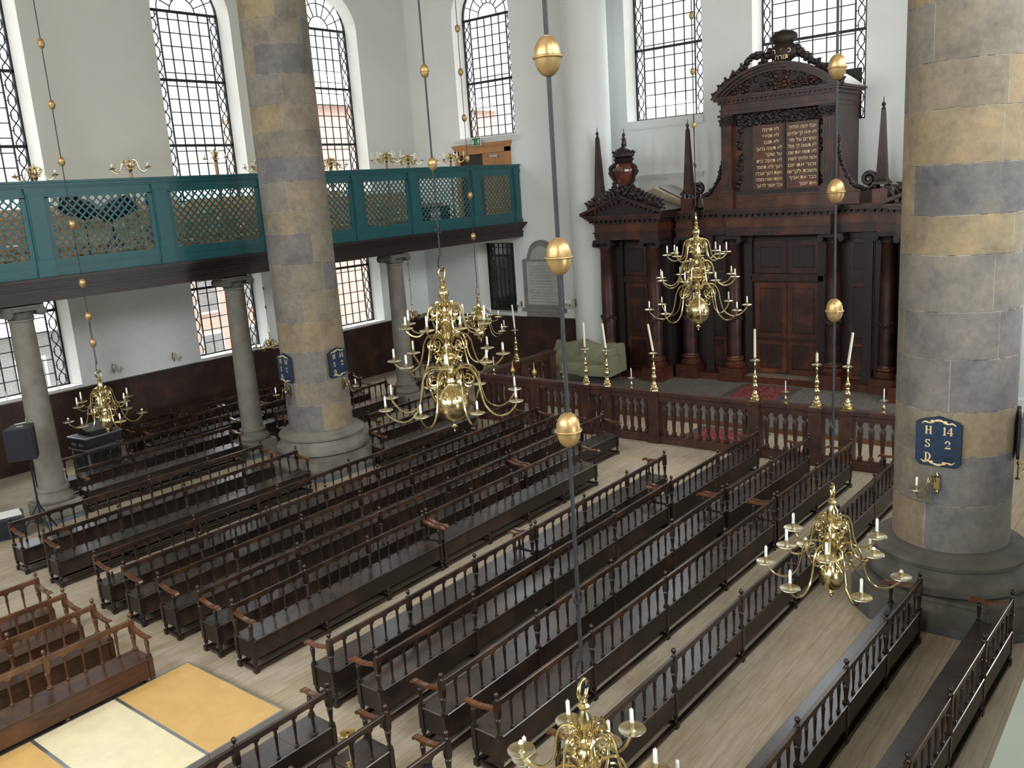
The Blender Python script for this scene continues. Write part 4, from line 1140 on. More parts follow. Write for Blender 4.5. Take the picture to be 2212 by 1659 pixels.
# carcass
b = AB()
b.box(27.75, XN-.01, 7.4, 14.5, ZP, 5.05)
for yc in (YLB, YRB): b.box(26.95, XN-.01 if yc == YRB else XN-.01, yc-1.28, yc+1.28 if yc == YRB else yc+1.20, ZP, 5.05)
b.put('carcass', 'ark_dark')
# door panels
def panel(yc, x, w, z0, z1, m='ark_red', fr=.14, name='panel'):
    b = AB(); b.box(x-.05, x, yc-w, yc+w, z0, z1); o = b.put(name, m)
    b = AB(); b.box(x-.075, x-.05, yc-w+fr, yc+w-fr, z0+fr, z1-fr, .012); 
    for (ya,yb,za,zb) in ((yc-w+fr-.03,yc+w-fr+.03,z0+fr-.03,z0+fr),(yc-w+fr-.03,yc+w-fr+.03,z1-fr,z1-fr+.03),(yc-w+fr-.03,yc-w+fr,z0+fr,z1-fr),(yc+w-fr,yc+w-fr+.03,z0+fr,z1-fr)): b.box(x-.065, x-.05, ya, yb, za, zb)
    b.put('raised_field', 'ark' if m == 'ark_red' else 'ark_dark', o); return o
for s in (-1,1):
    panel(YC-.06+s*.545, 27.75, .535, 1.62, 3.45, 'ark_red', .19, 'door')
    panel(YC-.06+s*.545, 27.75, .535, .42, 1.56, 'ark_red', .19, 'lower_panel')
    panel(YC-.06+s*.545, 27.75, .535, 3.75, 4.80, 'ark', .20, 'upper_panel')
b = AB(); b.box(27.62, 27.75, YC-1.25, YC+1.12, 3.50, 3.72); b.box(27.58, 27.75, YC-1.3, YC+1.17, 3.68, 3.74); b.box(27.66, 27.75, YC-1.2, YC+1.1, 1.55, 1.63); b.put('lintel', 'ark')
for yc in (YLB, YRB):
    panel(yc, 26.95, .42, 1.62, 3.45, 'ark_red', .14, 'door'); panel(yc, 26.95, .42, .42, 1.56, 'ark_red', .14, 'lower_panel'); panel(yc, 26.95, .42, 3.75, 4.80, 'ark', .14, 'upper_panel')
    b = AB(); b.box(26.85, 26.95, yc-.5, yc+.5, 3.50, 3.72); b.box(26.82, 26.95, yc-.53, yc+.53, 3.68, 3.74); b.put('lintel', 'ark')
for s in (-1,1):
    yc = YC+s*2.42
    panel(yc, 27.75, .36, 1.62, 3.45, 'ark', .12, 'side_panel'); panel(yc, 27.75, .36, .42, 1.56, 'ark_red', .12, 'side_panel'); panel(yc, 27.75, .36, 3.75, 4.80, 'ark', .12, 'side_panel')
# columns
def shaft():
    b = MB(); b.lathe([(.235,1.0),(.238,2.2),(.225,3.3),(.205,4.70),(.225,4.72),(.225,4.75),(.20,4.77)], 22); return b.mesh('column', M['ark'], 50)
def cbase():
    b = MB(); b.lathe([(.34,.62),(.36,.66),(.36,.72),(.31,.77),(.28,.82),(.30,.86),(.32,.89),(.30,.94),(.25,.97),(.24,1.0)], 22); return b.mesh('column_base', M['ark_red'], 40)
def cplinth():
    b = MB(); b.box(-.40,.40,-.40,.40,ZP,.56,.01); b.box(-.38,.38,-.38,.38,.56,.62); return b.mesh('plinth', M['ark_red'], 0)
def ccap():
    b = MB(); ionic_cap(b, .215, 5.03, .50, .27); return b.mesh('capital', M['ark_dark'], 30)
def swag():
    b = MB()
    R = random.Random(3)
    for i in range(46):
        a = 2*PI*i/23; b.blob((.25*math.cos(a), .25*math.sin(a), 2.35-.12*abs(math.sin(a*1.5))+R.uniform(-.05,.03)), R.uniform(.03,.055), 5, 3)
    return b.mesh('carved_garland', M['ark_dark'], 60)
SH, CB, CP, CC, SW = shaft(), cbase(), cplinth(), ccap(), swag()
def column(x, y):
    o = link('column', SH, ark, (x-OX, y-OY, -OZ))
    link('column_base', CB, o); link('plinth', CP, o); c = link('capital', CC, o); c.rotation_euler = (0,0,PI/2); link('carved_garland', SW, o)
for y in (YLB-.95, YLB+.95, YRB-.95, YRB+.95): column(26.48, y)
for y in (14.20, 2*YC-14.20): column(27.38, y)
for y in (12.57, 2*YC-12.57): column(27.40, y)
for y in (YLB-.62, YLB+.62, YRB-.62, YRB+.62, 13.55, 2*YC-13.55, 12.15, 2*YC-12.15):
    x = 26.9 if abs(y-YC) > 3.5 else 27.70
    b = AB(); b.box(x-.08, x+.1, y-.13, y+.13, .38, 5.0); b.box(x-.12, x+.1, y-.16, y+.16, .38, .75); b.box(x-.12, x+.1, y-.17, y+.17, 4.82, 5.02); b.put('pilaster', 'ark_dark')
# entablatures
ENT = [(5.03,5.14,.0),(5.14,5.27,.02),(5.27,5.31,.06)]
COR = [(5.58,5.63,.05),(5.72,5.78,.20),(5.78,5.83,.26),(5.83,5.89,.31)]
def entab(x0, x1, y0, y1, dent=True, name='entablature'):
    b = AB(); stepbox(b, x0, x1, y0, y1, ENT); stepbox(b, x0, x1, y0, y1, COR); b.box(x0-.03, x1, y0-.03, y1+.03, 5.63, 5.72); o = b.put(name, 'ark')
    b = AB(); b.box(x0-.004, x1-.05, y0-.004, y1+.004, 5.31, 5.58); b.put('frieze', 'ark_red', o)
    b = AB(); n = int((y1-y0+.2)/.19)
    for i in range(n+1):
        y = y0-.1+(y1-y0+.2)*i/n
        b.box(x0-.14, x0-.02, y-.045, y+.045, 5.635, 5.715)
    n = int((x1-x0)/.2)
    for i in range(n):
        x = x0+.1+.2*i; b.box(x-.045, x+.045, y1+.02, y1+.14, 5.635, 5.715)
    b.put('dentils', 'ark_dark', o); return o
entab(26.24, XN-.3, YLB-1.27, YLB+1.22); entab(26.24, XN-.3, YRB-1.22, YRB+1.27)
entab(27.52, XN-.3, 12.55, 14.7); entab(27.52, XN-.3, 2*YC-14.7, 2*YC-12.55)
entab(27.14, XN-.4, 13.92, 14.50, name='entablature_break'); entab(27.14, XN-.4, 2*YC-14.50, 2*YC-13.92, name='entablature_break')
entab(26.98, XN-.3, YC-1.68, YC+1.68)
# side pediments with foliage, shield and obelisks
def pediment(yc, crest):
    hw, z0, z1, xf = 1.62, 5.89, 6.55, 25.93
    b = AB()
    b.prism([(yc-hw+.25,z0),(yc+hw-.25,z0),(yc,z1-.14)], 'x', xf+.22, 27.5); o = b.put('pediment', 'ark_dark')
    b = AB()
    for s in (-1,1):
        for k,(d0,d1,p) in enumerate(((.0,.07,.0),(.07,.15,.08))):
            b.prism([(yc+s*hw,z0-d1*.15+.0),(yc,z1-d1),(yc,z1-d0),(yc+s*(hw+.02),z0+.09-d0)], 'x', xf+p, 27.6)
        for i in range(1,8):
            f = i/8; y = yc+s*(hw-.22)*(1-f); z = z0-.03+(z1-.2-z0)*f
            b.box(xf+.10, xf+.22, y-.05, y+.05, z, z+.08)
    b.put('raking_cornice', 'ark', o)
    R = random.Random(11); b = AB()
    for s in (-1,1):
        for i in range(95):
            f = R.uniform(.03,.90); y = yc+s*hw*f; z = z1-(z1-z0)*f+.05
            b.blob((26.25+R.uniform(-.10,.16), y+R.uniform(-.05,.05), z+R.uniform(.0,.30*(1-f*.5))), R.uniform(.05,.115), 6, 4, 1, 1, 1)
        for i in range(9):
            f = .1+.09*i; y = yc+s*hw*f; z = z1-(z1-z0)*f+.1
            pts = [(26.2, y, z), (26.15, y+s*.12, z+.20), (26.2, y+s*.26, z+.24)]
            b.tube(pts, [.07,.06,.012], 5)
    b.put('carved_foliage', 'ark_dark', o, 60)
    SG = Matrix.Translation((26.35,yc,6.60)) @ Matrix.Diagonal((1.2,1.28,1.12,1)) @ Matrix.Translation((-26.35,-yc,-6.60))
    # crowned shield with wings
    b = AB(); b.lathe([(.02,-.48),(.10,-.40),(.24,-.20),(.30,.02),(.31,.16),(.27,.30),(.20,.38)], 20, 26.35, yc, 7.12, sx=.55); b.xf(SG); b.put('shield', 'shield', o, 50)
    b = AB()
    b.lathe([(.20,.36),(.26,.42),(.30,.50),(.22,.50)], 18, 26.35, yc, 7.12, sx=.7)
    b.lathe([(.22,.50),(.31,.56),(.30,.66),(.22,.76),(.10,.82),(.04,.86)], 18, 26.35, yc, 7.12, sx=.7)
    for i in range(14):
        a = 2*PI*i/14; b.blob((26.35+.20*math.cos(a), yc+.31*math.sin(a), 7.80+.03*math.cos(3*a)), .035, 5, 4)
    b.blob((26.35,yc,8.03), .06, 8, 6); b.bar((26.35,yc,8.05),(26.35,yc,8.28),.03,.03,(1,0,0)); b.bar((26.35,yc-.06,8.18),(26.35,yc+.06,8.18),.03,.03,(1,0,0))
    b.xf(SG); b.put('crown', 'ark_dark', o, 50)
    for s in (-1,1):
        b = AB()
        for k in range(6):
            b.tube(bez([(26.32,yc+s*.27,6.95+.05*k),(26.27,yc+s*(.36+.01*k),7.10+.05*k),(26.30,yc+s*(.43-.03*k),7.22+.05*k),(26.33,yc+s*(.36-.03*k),7.32+.04*k)],3), .035, 5)
        R2 = random.Random(5)
        for k in range(24): b.blob((26.30+R2.uniform(-.05,.06), yc+s*(.30-.05*(k/24))+R2.uniform(-.05,.05), 6.58+.40*(k/24)), R2.uniform(.03,.06), 5, 4)
        b.xf(SG); b.put('wing', 'ark_dark', o, 50)
pediment(YLB, True); pediment(YRB, True)
def obelisk(x, y, z, h, w=.20):
    b = AB(); b.box(x-w*1.05, x+w*1.05, y-w*1.05, y+w*1.05, z-.38 if z > 6.1 else z, z+.02 if z > 6.1 else z+.40)
    zb = z+.02 if z > 6.1 else z+.40
    o = b.put('obelisk_pedestal', 'ark_red')
    b = AB()
    for sx in (-1,1):
        for sy in (-1,1): b.blob((x+sx*w*.75, y+sy*w*.75, zb+.06), .06, 8, 6)
    b.put('obelisk_ball', 'ark_dark', o, 60)
    b = AB(); b.box(x-w*1.1, x+w*1.1, y-w*1.1, y+w*1.1, zb+.12, zb+.19); b.lathe([(w*1.35,.19),(w*1.1,.26),(w*.98,.30),(.075,h-.30),(.06,h-.28)], 4, x, y, zb, rot=PI/4); b.lathe([(.06,h-.28),(.05,h-.24),(.025,h-.22),(.055,h-.18),(.06,h-.15),(.045,h-.11),(.015,h-.08),(.010,h+.04),(0,h+.06)], 10, x, y, zb)
    b.put('obelisk', 'ark', o, 25)
for s in (1,-1):
    f = lambda y: y if s > 0 else 2*YC-y
    obelisk(26.55, f(17.12), 6.28, 2.5); obelisk(27.35, f(16.55), 6.28, 2.42); obelisk(27.2, f(14.02), 5.89, 2.5)
# plain boarded covers on top, behind the pediments
b = AB(); b.prism([(14.5,5.9),(16.9,5.9),(16.7,6.25),(15.6,6.70),(14.6,6.22)], 'x', 27.65, XN-.05); b.put('cover_boards', 'roofbeige')
b = AB(); b.add([(27.9,15.55,6.76),(27.9,14.5,6.24),(28.9,14.5,6.24),(28.9,15.55,6.76),(27.9,15.55,6.72),(27.9,14.5,6.20),(28.9,14.5,6.20),(28.9,15.55,6.72)], [(0,1,2,3),(7,6,5,4),(0,4,5,1),(1,5,6,2),(2,6,7,3),(3,7,4,0)]); b.put('cover_lid', 'slate')
b = AB(); b.prism([(2*YC-y,z) for y,z in [(14.5,5.9),(16.9,5.9),(16.7,6.25),(15.6,6.70),(14.6,6.22)]], 'x', 27.65, XN-.05); b.put('cover_boards', 'roofbeige')
# upper storey
YU = YC; XU = 26.98
b = AB(); b.box(XU+.05, XN-.01, YU-2.5, YU+2.5, 5.89, 6.25); b.box(XU+.0, XN-.01, YU-2.55, YU+2.55, 6.25, 6.30); b.put('attic_base', 'ark_red')
b = AB(); b.box(XU+.22, XN-.01, YU-1.62, YU+1.62, 6.25, 8.85); up_ = b.put('upper_body', 'ark')
for s in (-1,1):
    y = YU+s*1.62
    b = AB(); b.box(XU-.14, XU+.22, y-.24, y+.24, 5.89, 6.40); b.box(XU-.18, XU+.22, y-.27, y+.27, 6.40, 6.46); o = b.put('pilaster_pedestal', 'ark_red')
    b = AB(); b.box(XU-.04, XU+.25, y-.17, y+.17, 6.52, 8.45)
    for k in range(4): b.box(XU-.055, XU-.04, y-.14+.085*k-.018+.01, y-.14+.085*k+.018+.01, 6.62, 8.40)
    for z0,z1,p in ((6.46,6.50,.06),(6.50,6.54,.03)): b.box(XU-.04-p, XU+.25, y-.17-p, y+.17+p, z0, z1)
    b.put('fluted_pilaster', 'ark', o)
    b = AB(); R = random.Random(2)
    b.box(XU-.06, XU+.25, y-.18, y+.18, 8.45, 8.74); b.box(XU-.12, XU+.25, y-.25, y+.25, 8.74, 8.81)
    for k in range(26): b.blob((XU-.07+R.uniform(-.02,.04), y+R.uniform(-.22,.22), 8.5+R.uniform(0,.22)), R.uniform(.035,.06), 5, 4)
    b.put('carved_capital', 'ark_dark', o, 50)
b = AB()
R = random.Random(21)
for k in range(420):
    y = YU+R.uniform(-1.36,1.36); z = 8.60+R.uniform(-.20,.20)
    if abs(y-YU) > 1.16: z = R.uniform(6.4,8.7)
    b.blob((XU+.21+R.uniform(-.02,.03), y, z), R.uniform(.045,.085), 5, 4)
b.put('carved_drapery', 'ark_dark', up_, 60)
LN = {-1: ['אנכי יהוה אלהיך','לא יהיה לך אלהים','אחרים על פני','לא תעשה לך פסל','לא תשא את שם','יהוה אלהיך לשוא','זכור את יום','השבת לקדשו','כבד את אביך','ואת אמך'],
      1: ['לא תרצח','לא תנאף','לא תגנב','לא תענה ברעך','עד שקר','לא תחמד בית','רעך ולא תחמד','אשת רעך ועבדו','ואמתו ושורו וחמרו','וכל אשר לרעך']}
LW_ = {-1: [.86,.88,.84,.88,.86,.86,.86,.88,.84,.52], 1: [.52,.52,.50,.84,.54,.82,.84,.84,.84,.84]}
for s in (1,-1):
    yc = 11.22 if s > 0 else 10.16
    b = AB(); b.box(XU+.10, XU+.24, yc-.50, yc+.50, 6.44, 8.40); o = b.put('text_tablet', 'ark_red')
    for i, ln in enumerate(LN[s]):
        wd = LW_[s][i]
        MM = Matrix(((0,0,1,XU+.094),(-1,0,0,yc),(0,1,0,8.20-.187*i),(0,0,0,1)))
        me = text_mesh(ln[::-1], .150, .002, None, 't', 'LEFT')
        x0 = min(v.co.x for v in me.vertices); w = max(v.co.x for v in me.vertices)-x0; k = wd/w
        al = .44 if s < 0 or wd > .7 else (.34 if i != 4 else .44)
        b = AB(); b.add([MM @ Vector(((v.co.x-x0)*k-wd+al, v.co.y, v.co.z)) for v in me.vertices], [tuple(p.vertices) for p in me.polygons])
        bpy.data.meshes.remove(me); b.put('text_line', 'gilt_line', o)
b = AB(); b.box(XU+.04, XU+.24, 10.66, 10.72, 6.40, 8.42)
b.box(XU+.02, XU+.24, YU-1.4, YU+1.4, 6.30, 6.44); b.put('tablet_frame', 'ark_dark', up_)
# upper entablature and arched pediment
b = AB(); stepbox(b, XU-.05, XN-.01, YU-1.80, YU+1.80, [(8.80,8.92,0),(8.92,8.97,.03),(8.97,9.12,-.01),(9.12,9.16,.06),(9.16,9.22,.05),(9.22,9.28,.16),(9.28,9.34,.22)])
n = 24
for i in range(n+1): b.box(XU-.16, XU-.05, YU-1.8+3.6*i/n-.035, YU-1.8+3.6*i/n+.035, 9.165, 9.215)
b.put('upper_entablature', 'ark')
def arcpts(hw, rise, n=22):
    r = (hw*hw+rise*rise)/(2*rise); a0 = math.asin(hw/r)
    return [(r*math.sin(-a0+2*a0*i/n), r*math.cos(-a0+2*a0*i/n)-(r-rise)) for i in range(n+1)]
hwA = 1.86
b = AB(); b.prism([(YU+u, 9.34+v) for u,v in arcpts(1.70,.62)], 'x', XU+.02, XU+.2); tym = b.put('arched_tympanum', 'ark_dark')
b = AB()
for (w1,r1,w0,r0_,x0) in ((hwA+.16,.86,hwA,.78,XU-.26),(hwA,.78,hwA-.12,.70,XU-.16),(hwA-.12,.70,hwA-.2,.62,XU-.08)):
    A, B_ = arcpts(w1,r1), arcpts(w0,r0_)
    for i in range(len(A)-1):
        b.prism([(YU+A[i][0],9.32+A[i][1]),(YU+A[i+1][0],9.32+A[i+1][1]),(YU+B_[i+1][0],9.32+B_[i+1][1]),(YU+B_[i][0],9.32+B_[i][1])], 'x', x0, XU+.3)
b.put('arched_cornice', 'ark', tym)
b = AB(); R = random.Random(8)
for k in range(90):
    u = R.uniform(-1.4,1.4); v = R.uniform(.06,.60*(1-(u/1.75)**2)); b.blob((XU+.01, YU+u, 9.34+v), R.uniform(.04,.085), 6, 4)
b.put('carved_relief', 'ark', tym, 60)
b = AB(); A = arcpts(hwA+.1,.82); b.prism([(YU+u,9.33+v) for u,v in A], 'x', XU+.3, XN-.01); b.put('vault_roof', 'roofgrey')
b = AB(); b.box(XU+.22, XN-.01, YU-1.78, YU-1.62, 6.3, 8.8); b.put('side_wall', 'ark')
# cresting: garland along the arch and crowned cartouche
b = AB(); R = random.Random(31); A = arcpts(hwA+.1,.98,60)
for i,(u,v) in enumerate(A):
    if abs(u) < .26: continue
    lift = .14*math.exp(-((abs(u)-.6)/.35)**2)+.02
    for k in range(3):
        b.blob((XU-.05+R.uniform(-.06,.06), YU+u+R.uniform(-.04,.04), 9.36+v+lift+R.uniform(-.06,.06)), R.uniform(.05,.10), 5, 4)
    if i % 4 == 0: b.tube([(XU-.05,YU+u,9.36+v+lift),(XU-.08,YU+u*1.04,9.36+v+lift+.10),(XU-.05,YU+u*1.08,9.36+v+lift+.12)], [.08,.06,.01], 5)
b.put('garland', 'ark_dark', tym, 60)
b = AB()
yk = YU-.30 if False else YU-.28
yk = 10.66
b.lathe([(.05,-.28),(.14,-.18),(.18,-.10),(.32,.0),(.46,.12),(.46,.26),(.36,.38),(.28,.44),(.36,.50),(.42,.58),(.40,.68),(.30,.77),(.14,.82),(.03,.85)], 22, XU-.05, yk, 10.22, sx=.4)
for k in range(16):
    a = 2*PI*k/16; b.blob((XU-.05+.12*math.cos(a), yk+.33*math.sin(a), 10.22+.56+.05*math.cos(5*a)), .05, 5, 4)
for s in (-1,1):
    for k in range(14):
        b.blob((XU-.06, yk+s*(.36+.05*k*.7), 10.48-.06*k*.6+.05*(k%3)), .12-.004*k, 5, 4)
cr = b.put('crowned_cartouche', 'ark_dark', tym, 50)
b = MB()
for i, ln in enumerate(('כתר','תורה')):
    MM = Matrix(((0,0,1,XU-.225),(-1,0,0,yk),(0,1,0,10.38-.17*i),(0,0,0,1)))
    mb_from_text(b, '  '.join(ln[::-1]) if i == 0 else ln[::-1], .20, .004, MM)
b.v = [(x-OX, y-OY, z-OZ) for x,y,z in b.v]; b.build('lettering', M['gilt_line'], cr, 0)
# side scrolls with beaded garland
for s in (-1,1):
    pts = []
    for i in range(13):
        a = PI*1.5-(PI/2)*i/12
        pts.append((YU+s*(2.62+.80*math.cos(a)), 7.95+1.62*math.sin(a)))
    b = AB(); b.prism([(YU+s*1.62,6.25),(YU+s*2.62,6.25)]+pts if s > 0 else list(reversed([(YU+s*1.62,6.25),(YU+s*2.62,6.25)]+pts)), 'x', XU+.22, XU+.45); o = b.put('side_scroll', 'ark_red')
    b = AB(); R = random.Random(4)
    for i in range(40):
        a = PI*1.5-(PI/2)*i/40; b.blob((XU+.18, YU+s*(2.62+.80*math.cos(a))+R.uniform(-.02,.02), 7.95+1.62*math.sin(a)+R.uniform(-.02,.02)), R.uniform(.04,.075), 5, 4)
    sp = [(XU+.2, YU+s*(2.72+.24*math.cos(-PI*.5+k*.38)*(1-k/30)), 6.58+.24*math.sin(-PI*.5+k*.38)*(1-k/30)) for k in range(28)]
    b.tube(sp, .075, 6); b.put('scroll_volute', 'ark_dark', o, 60)
# ---------------------------------------------------------------- covered sofa
sofa = thing('sofa', 'low sofa with slim curved wooden legs standing under the green cover', 'sofa', (25.42, 17.40, ZP))
for x, y in ((-.42,-1.26),(.38,-1.26),(-.42,1.26),(.38,1.26)):
    b = MB(); b.tube([(x,y,.40),(x-.03,y,.30),(x-.01,y,.14),(x-.05,y,0)], [.04,.035,.022,.028], 8); b.build('leg', M['ark_red'], sofa)
b = MB(); b.box(-.42,.42,-1.26,1.26,.36,.48,.02); b.box(.36,.44,-1.1,1.1,.48,.9); b.build('frame', M['ark_red'], sofa, 0)
b = MB(); NU, NV = 44, 26; vs = []
def cov(u, v):
    s = u*1.44; e = abs(u); R_ = math.sin
    prof = [(-.55,.30),(-.57,.46),(-.55,.66),(-.44,.72),(-.18,.69),(.08,.72),(.20,.86),(.28,1.14),(.36,1.30),(.46,1.31),(.55,1.20),(.56,.70),(.55,.35)]
    t = v*(len(prof)-1); i = min(int(t), len(prof)-2); f = t-i
    x = prof[i][0]*(1-f)+prof[i+1][0]*f; z = prof[i][1]*(1-f)+prof[i+1][1]*f
    k = max(0, (e-.74)/.26)
    if x < .2 and z > .62: z += .24*min(1, k*2.2)*(1-max(0,(x-.0)/.2) if x > 0 else 1)
    z += .05*R_(u*5.2+.6)*(1 if z > 1.0 else .2)
    drag = .05*R_(8*u+9*v)+.03*R_(17*u+15*v+1)
    x += drag*(.4 if z < .6 else 1); z += drag*.5*(1 if z > .5 else 0)
    return (x, s*(1-.03*max(0,z-.7)), z)
for i in range(NU+1):
    for j in range(NV+1): vs.append(cov(-1+2*i/NU, j/NV))
fs = [(i*(NV+1)+j, (i+1)*(NV+1)+j, (i+1)*(NV+1)+j+1, i*(NV+1)+j+1) for i in range(NU) for j in range(NV)]
b.add(vs, fs)
for i in (0, NU):
    ring = [vs[i*(NV+1)+j] for j in range(NV+1)]; c = (0.05, ring[0][1]+(.05 if i else -.05), .62)
    base = b.add(ring+[c], [])
    for j in range(NV+1):
        a, d_ = base+j, base+(j+1) % (NV+1)
        b.f.append((a, d_, base+NV+1) if i else (d_, a, base+NV+1)); b.c.append(None)
cv = b.build('dust_cover', M['cover'], None, 60)
cv.location = (25.42, 17.40, ZP+.02)
tag(cv, 'olive green quilted dust cover draped over the sofa beside the ark', 'dust cover')

# ---------------------------------------------------------------- memorial tablet
t = thing('memorial_tablet', 'grey stone memorial tablet with arched top on the white wall left of the ark', 'tablet', (XB, 20.27, 2.2), PI/2*-1)
# local x along world -y, local -y towards the room is world -x
out = [(-.92,.20),(.92,.20),(.92,2.10),(.70,2.14),(.66,2.26)] + [(.62*math.cos(PI*i/14), 2.28+.55*math.sin(PI*i/14)) for i in range(1,14)] + [(-.66,2.26),(-.70,2.14),(-.92,2.10)]
b = MB(); b.prism(out, 'y', -.09, 0); b.box(-1.02,1.02,-.15,0,.08,.22); b.box(-.84,.84,-.10,0,-.12,.08); b.build('tablet_frame', M['slate_d'], t, 20)
b = MB(); b.box(-.72,.72,-.11,-.09,.36,2.02); b.prism([(.5*math.cos(PI*i/14), 2.1+.5*math.sin(PI*i/14)) for i in range(15)], 'y', -.105, -.09); b.build('inscription_slab', M['slate'], t, 20)
b = MB()
for i in range(13):
    w = .60-.10*((i*7) % 3)/2
    b.box(-w, w, -.113, -.11, .46+.115*i, .475+.115*i)
b.build('inscription_lines', M['slate_d'], t, 0)
t.rotation_euler = (0,0,-PI/2)

# ---------------------------------------------------------------- sound and stage equipment
t = thing('speaker_stand', 'black tripod stand under the loudspeaker by the first slim column', 'speaker stand', (7.90, 20.60, 0))
b = MB(); b.tube([(0,0,.28),(0,0,1.86)], .022, 8); b.build('pole', M['black'], t)
for a in (.5, 2.6, 4.7):
    b = MB(); b.tube([(0,0,.75),(.46*math.cos(a),.46*math.sin(a),.012)], .016, 6); b.tube([(0,0,.35),(.30*math.cos(a),.30*math.sin(a),.33)], .011, 6); b.build('leg', M['black'], t)
b = MB(); b.lathe([(.035,.72),(.035,.80)], 10); b.build('collar', M['black'], t)
t = thing('loudspeaker', 'black box loudspeaker mounted on the tripod stand at the left edge', 'loudspeaker', (7.84, 20.60, 1.862), -.62)
b = MB(); b.prism([(-.30,-.28),(.30,-.28),(.22,.26),(-.22,.26)], 'z', 0, .72); b.build('cabinet', M['black'], t, 0)
b = MB(); b.box(-.27,.27,-.295,-.28,.04,.68); b.build('grille', M['black_cloth'], t, 0)
b = MB(); b.box(-.07,.07,-.05,.0,.72,.73); b.build('rigging_plate', M['steel'], t, 0)
t = thing('floor_monitor', 'dark grey floor monitor box with pale papers on it, at the left edge', 'monitor box', (7.42, 21.25, 0), -.35)
b = MB(); b.prism([(-.36,-.30),(.36,-.30),(.36,.30),(-.36,.30)], 'z', 0, .50); b.build('cabinet', plain('dark blue grey box', (.030,.036,.045), .6), t, 0)
b = MB(); b.box(-.30,.30,-.312,-.30,.05,.45); b.build('grille', M['black_cloth'], t, 0)
b = MB(); b.box(-.28,.30,-.22,.24,.501,.53); tag(b.build('paper_pile', M['white'], None, 0), 'pale stack of paper lying on the floor monitor box', 'papers').matrix_world = Matrix.Translation((7.42,21.25,0)) @ Matrix.Rotation(-.25,4,'Z')
t = thing('flight_case', 'black flight case with silver edges behind the left aisle chandelier', 'flight case', (10.95, 23.9, 0), .12)
b = MB(); b.box(-.48,.48,-.34,.34,.12,.86); b.build('case_body', M['black'], t, 0)
b = MB()
for x in (-.49,.49):
    for y in (-.35,.35): b.box(x-.022,x+.022,y-.022,y+.022,.10,.88)
for z in (.12,.86):
    for y in (-.35,.35): b.box(-.5,.5,y-.02,y+.02,z-.02,z+.02)
    for x in (-.49,.49): b.box(x-.02,x+.02,-.36,.36,z-.02,z+.02)
b.build('edging', M['steel'], t, 0)
for x in (-.4,.4):
    for y in (-.27,.27):
        b = MB(); b.lathe([(.05,-.025),(.05,.025)], 12); b.xf(Matrix.Translation((x,y,.05)) @ Matrix.Rotation(PI/2,4,'X')); b.box(x-.03,x+.03,y-.03,y+.03,.08,.12); b.build('caster', M['black'], t)
t = thing('amplifier_rack', 'dark amplifier rack with two front handles on the flight case', 'amplifier', (10.95, 23.9, .882), .12)
b = MB(); b.box(-.56,.56,-.40,.40,0,.34,.01); b.build('case', M['black'], t, 0)
b = MB()
for z in (.015,.325):
    for y in (-.40,.40): b.box(-.565,.565,y-.018,y+.018,z-.016,z+.016)
    for x in (-.56,.56): b.box(x-.016,x+.016,-.41,.41,z-.016,z+.016)
b.build('edging', M['steel'], t, 0)
b = MB()
for y in (-.2,.12): b.box(-.585,-.56,y-.09,y+.09,.12,.19)
b.build('handle', M['steel'], t, 0)
t = thing('mixing_desk', 'slanted black mixing desk on top of the amplifier rack', 'mixer', (11.0, 23.95, 1.225), .12)
b = MB(); b.prism([(-.28,0),(.28,0),(.28,.22),(-.28,.10)], 'x', -.34, .34); b.build('case', M['black'], t, 0)
b = MB()
for i in range(9): b.box(-.30+.07*i, -.28+.07*i, -.24, .22, .112+.0, .118) if False else b.bar((-.29+.07*i,-.25,.112),(-.29+.07*i,.25,.219),.012,.012,(1,0,0))
b.build('fader_row', M['steel'], t, 0)

# stage boards
def deck(label, x0, x1, mat):
    t = thing('stage_deck', label, 'stage deck', ((x0+x1)/2, 10.80, 0)); w = (x1-x0)/2-.0135; d = 1.18
    b = MB(); b.box(-w+.012, w-.012, -d+.012, d-.012, .172, .20); b.build('deck_board', M[mat], t, 0)
    b = MB()
    for s in (-1,1): b.box(s*w-.012, s*w+.012, -d, d, .10, .2005); b.box(-w, w, s*d-.012, s*d+.012, .10, .2005)
    b.build('edge_frame', M['steel'], t, 0)
    for sx in (-1,1):
        for sy in (-1,1):
            b = MB(); b.box(sx*(w-.06)-.03, sx*(w-.06)+.03, sy*(d-.06)-.03, sy*(d-.06)+.03, 0, .172); b.build('leg', M['iron'], t, 0)
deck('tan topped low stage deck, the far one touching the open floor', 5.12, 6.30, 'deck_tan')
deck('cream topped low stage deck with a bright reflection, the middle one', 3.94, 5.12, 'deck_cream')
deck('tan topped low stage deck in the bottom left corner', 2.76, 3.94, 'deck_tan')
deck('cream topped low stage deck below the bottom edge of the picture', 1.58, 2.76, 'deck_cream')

# brass candle dish over the near bench
t = thing('candle_dish', 'brass candle dish on a slim stem standing on the bench at the bottom edge', 'candle dish', (5.72, 7.50, .546))
b = MB(); b.lathe([(.06,0),(.06,.015),(.015,.03),(.012,.34)], 12); b.build('stem', M['brass'], t)
b = MB(); b.lathe([(.012,.34),(.09,.345),(.115,.37),(.118,.38),(.09,.36),(.03,.355),(.024,.40),(.018,.40)], 24, cap=False); b.build('dish', M['brass'], t, 50)

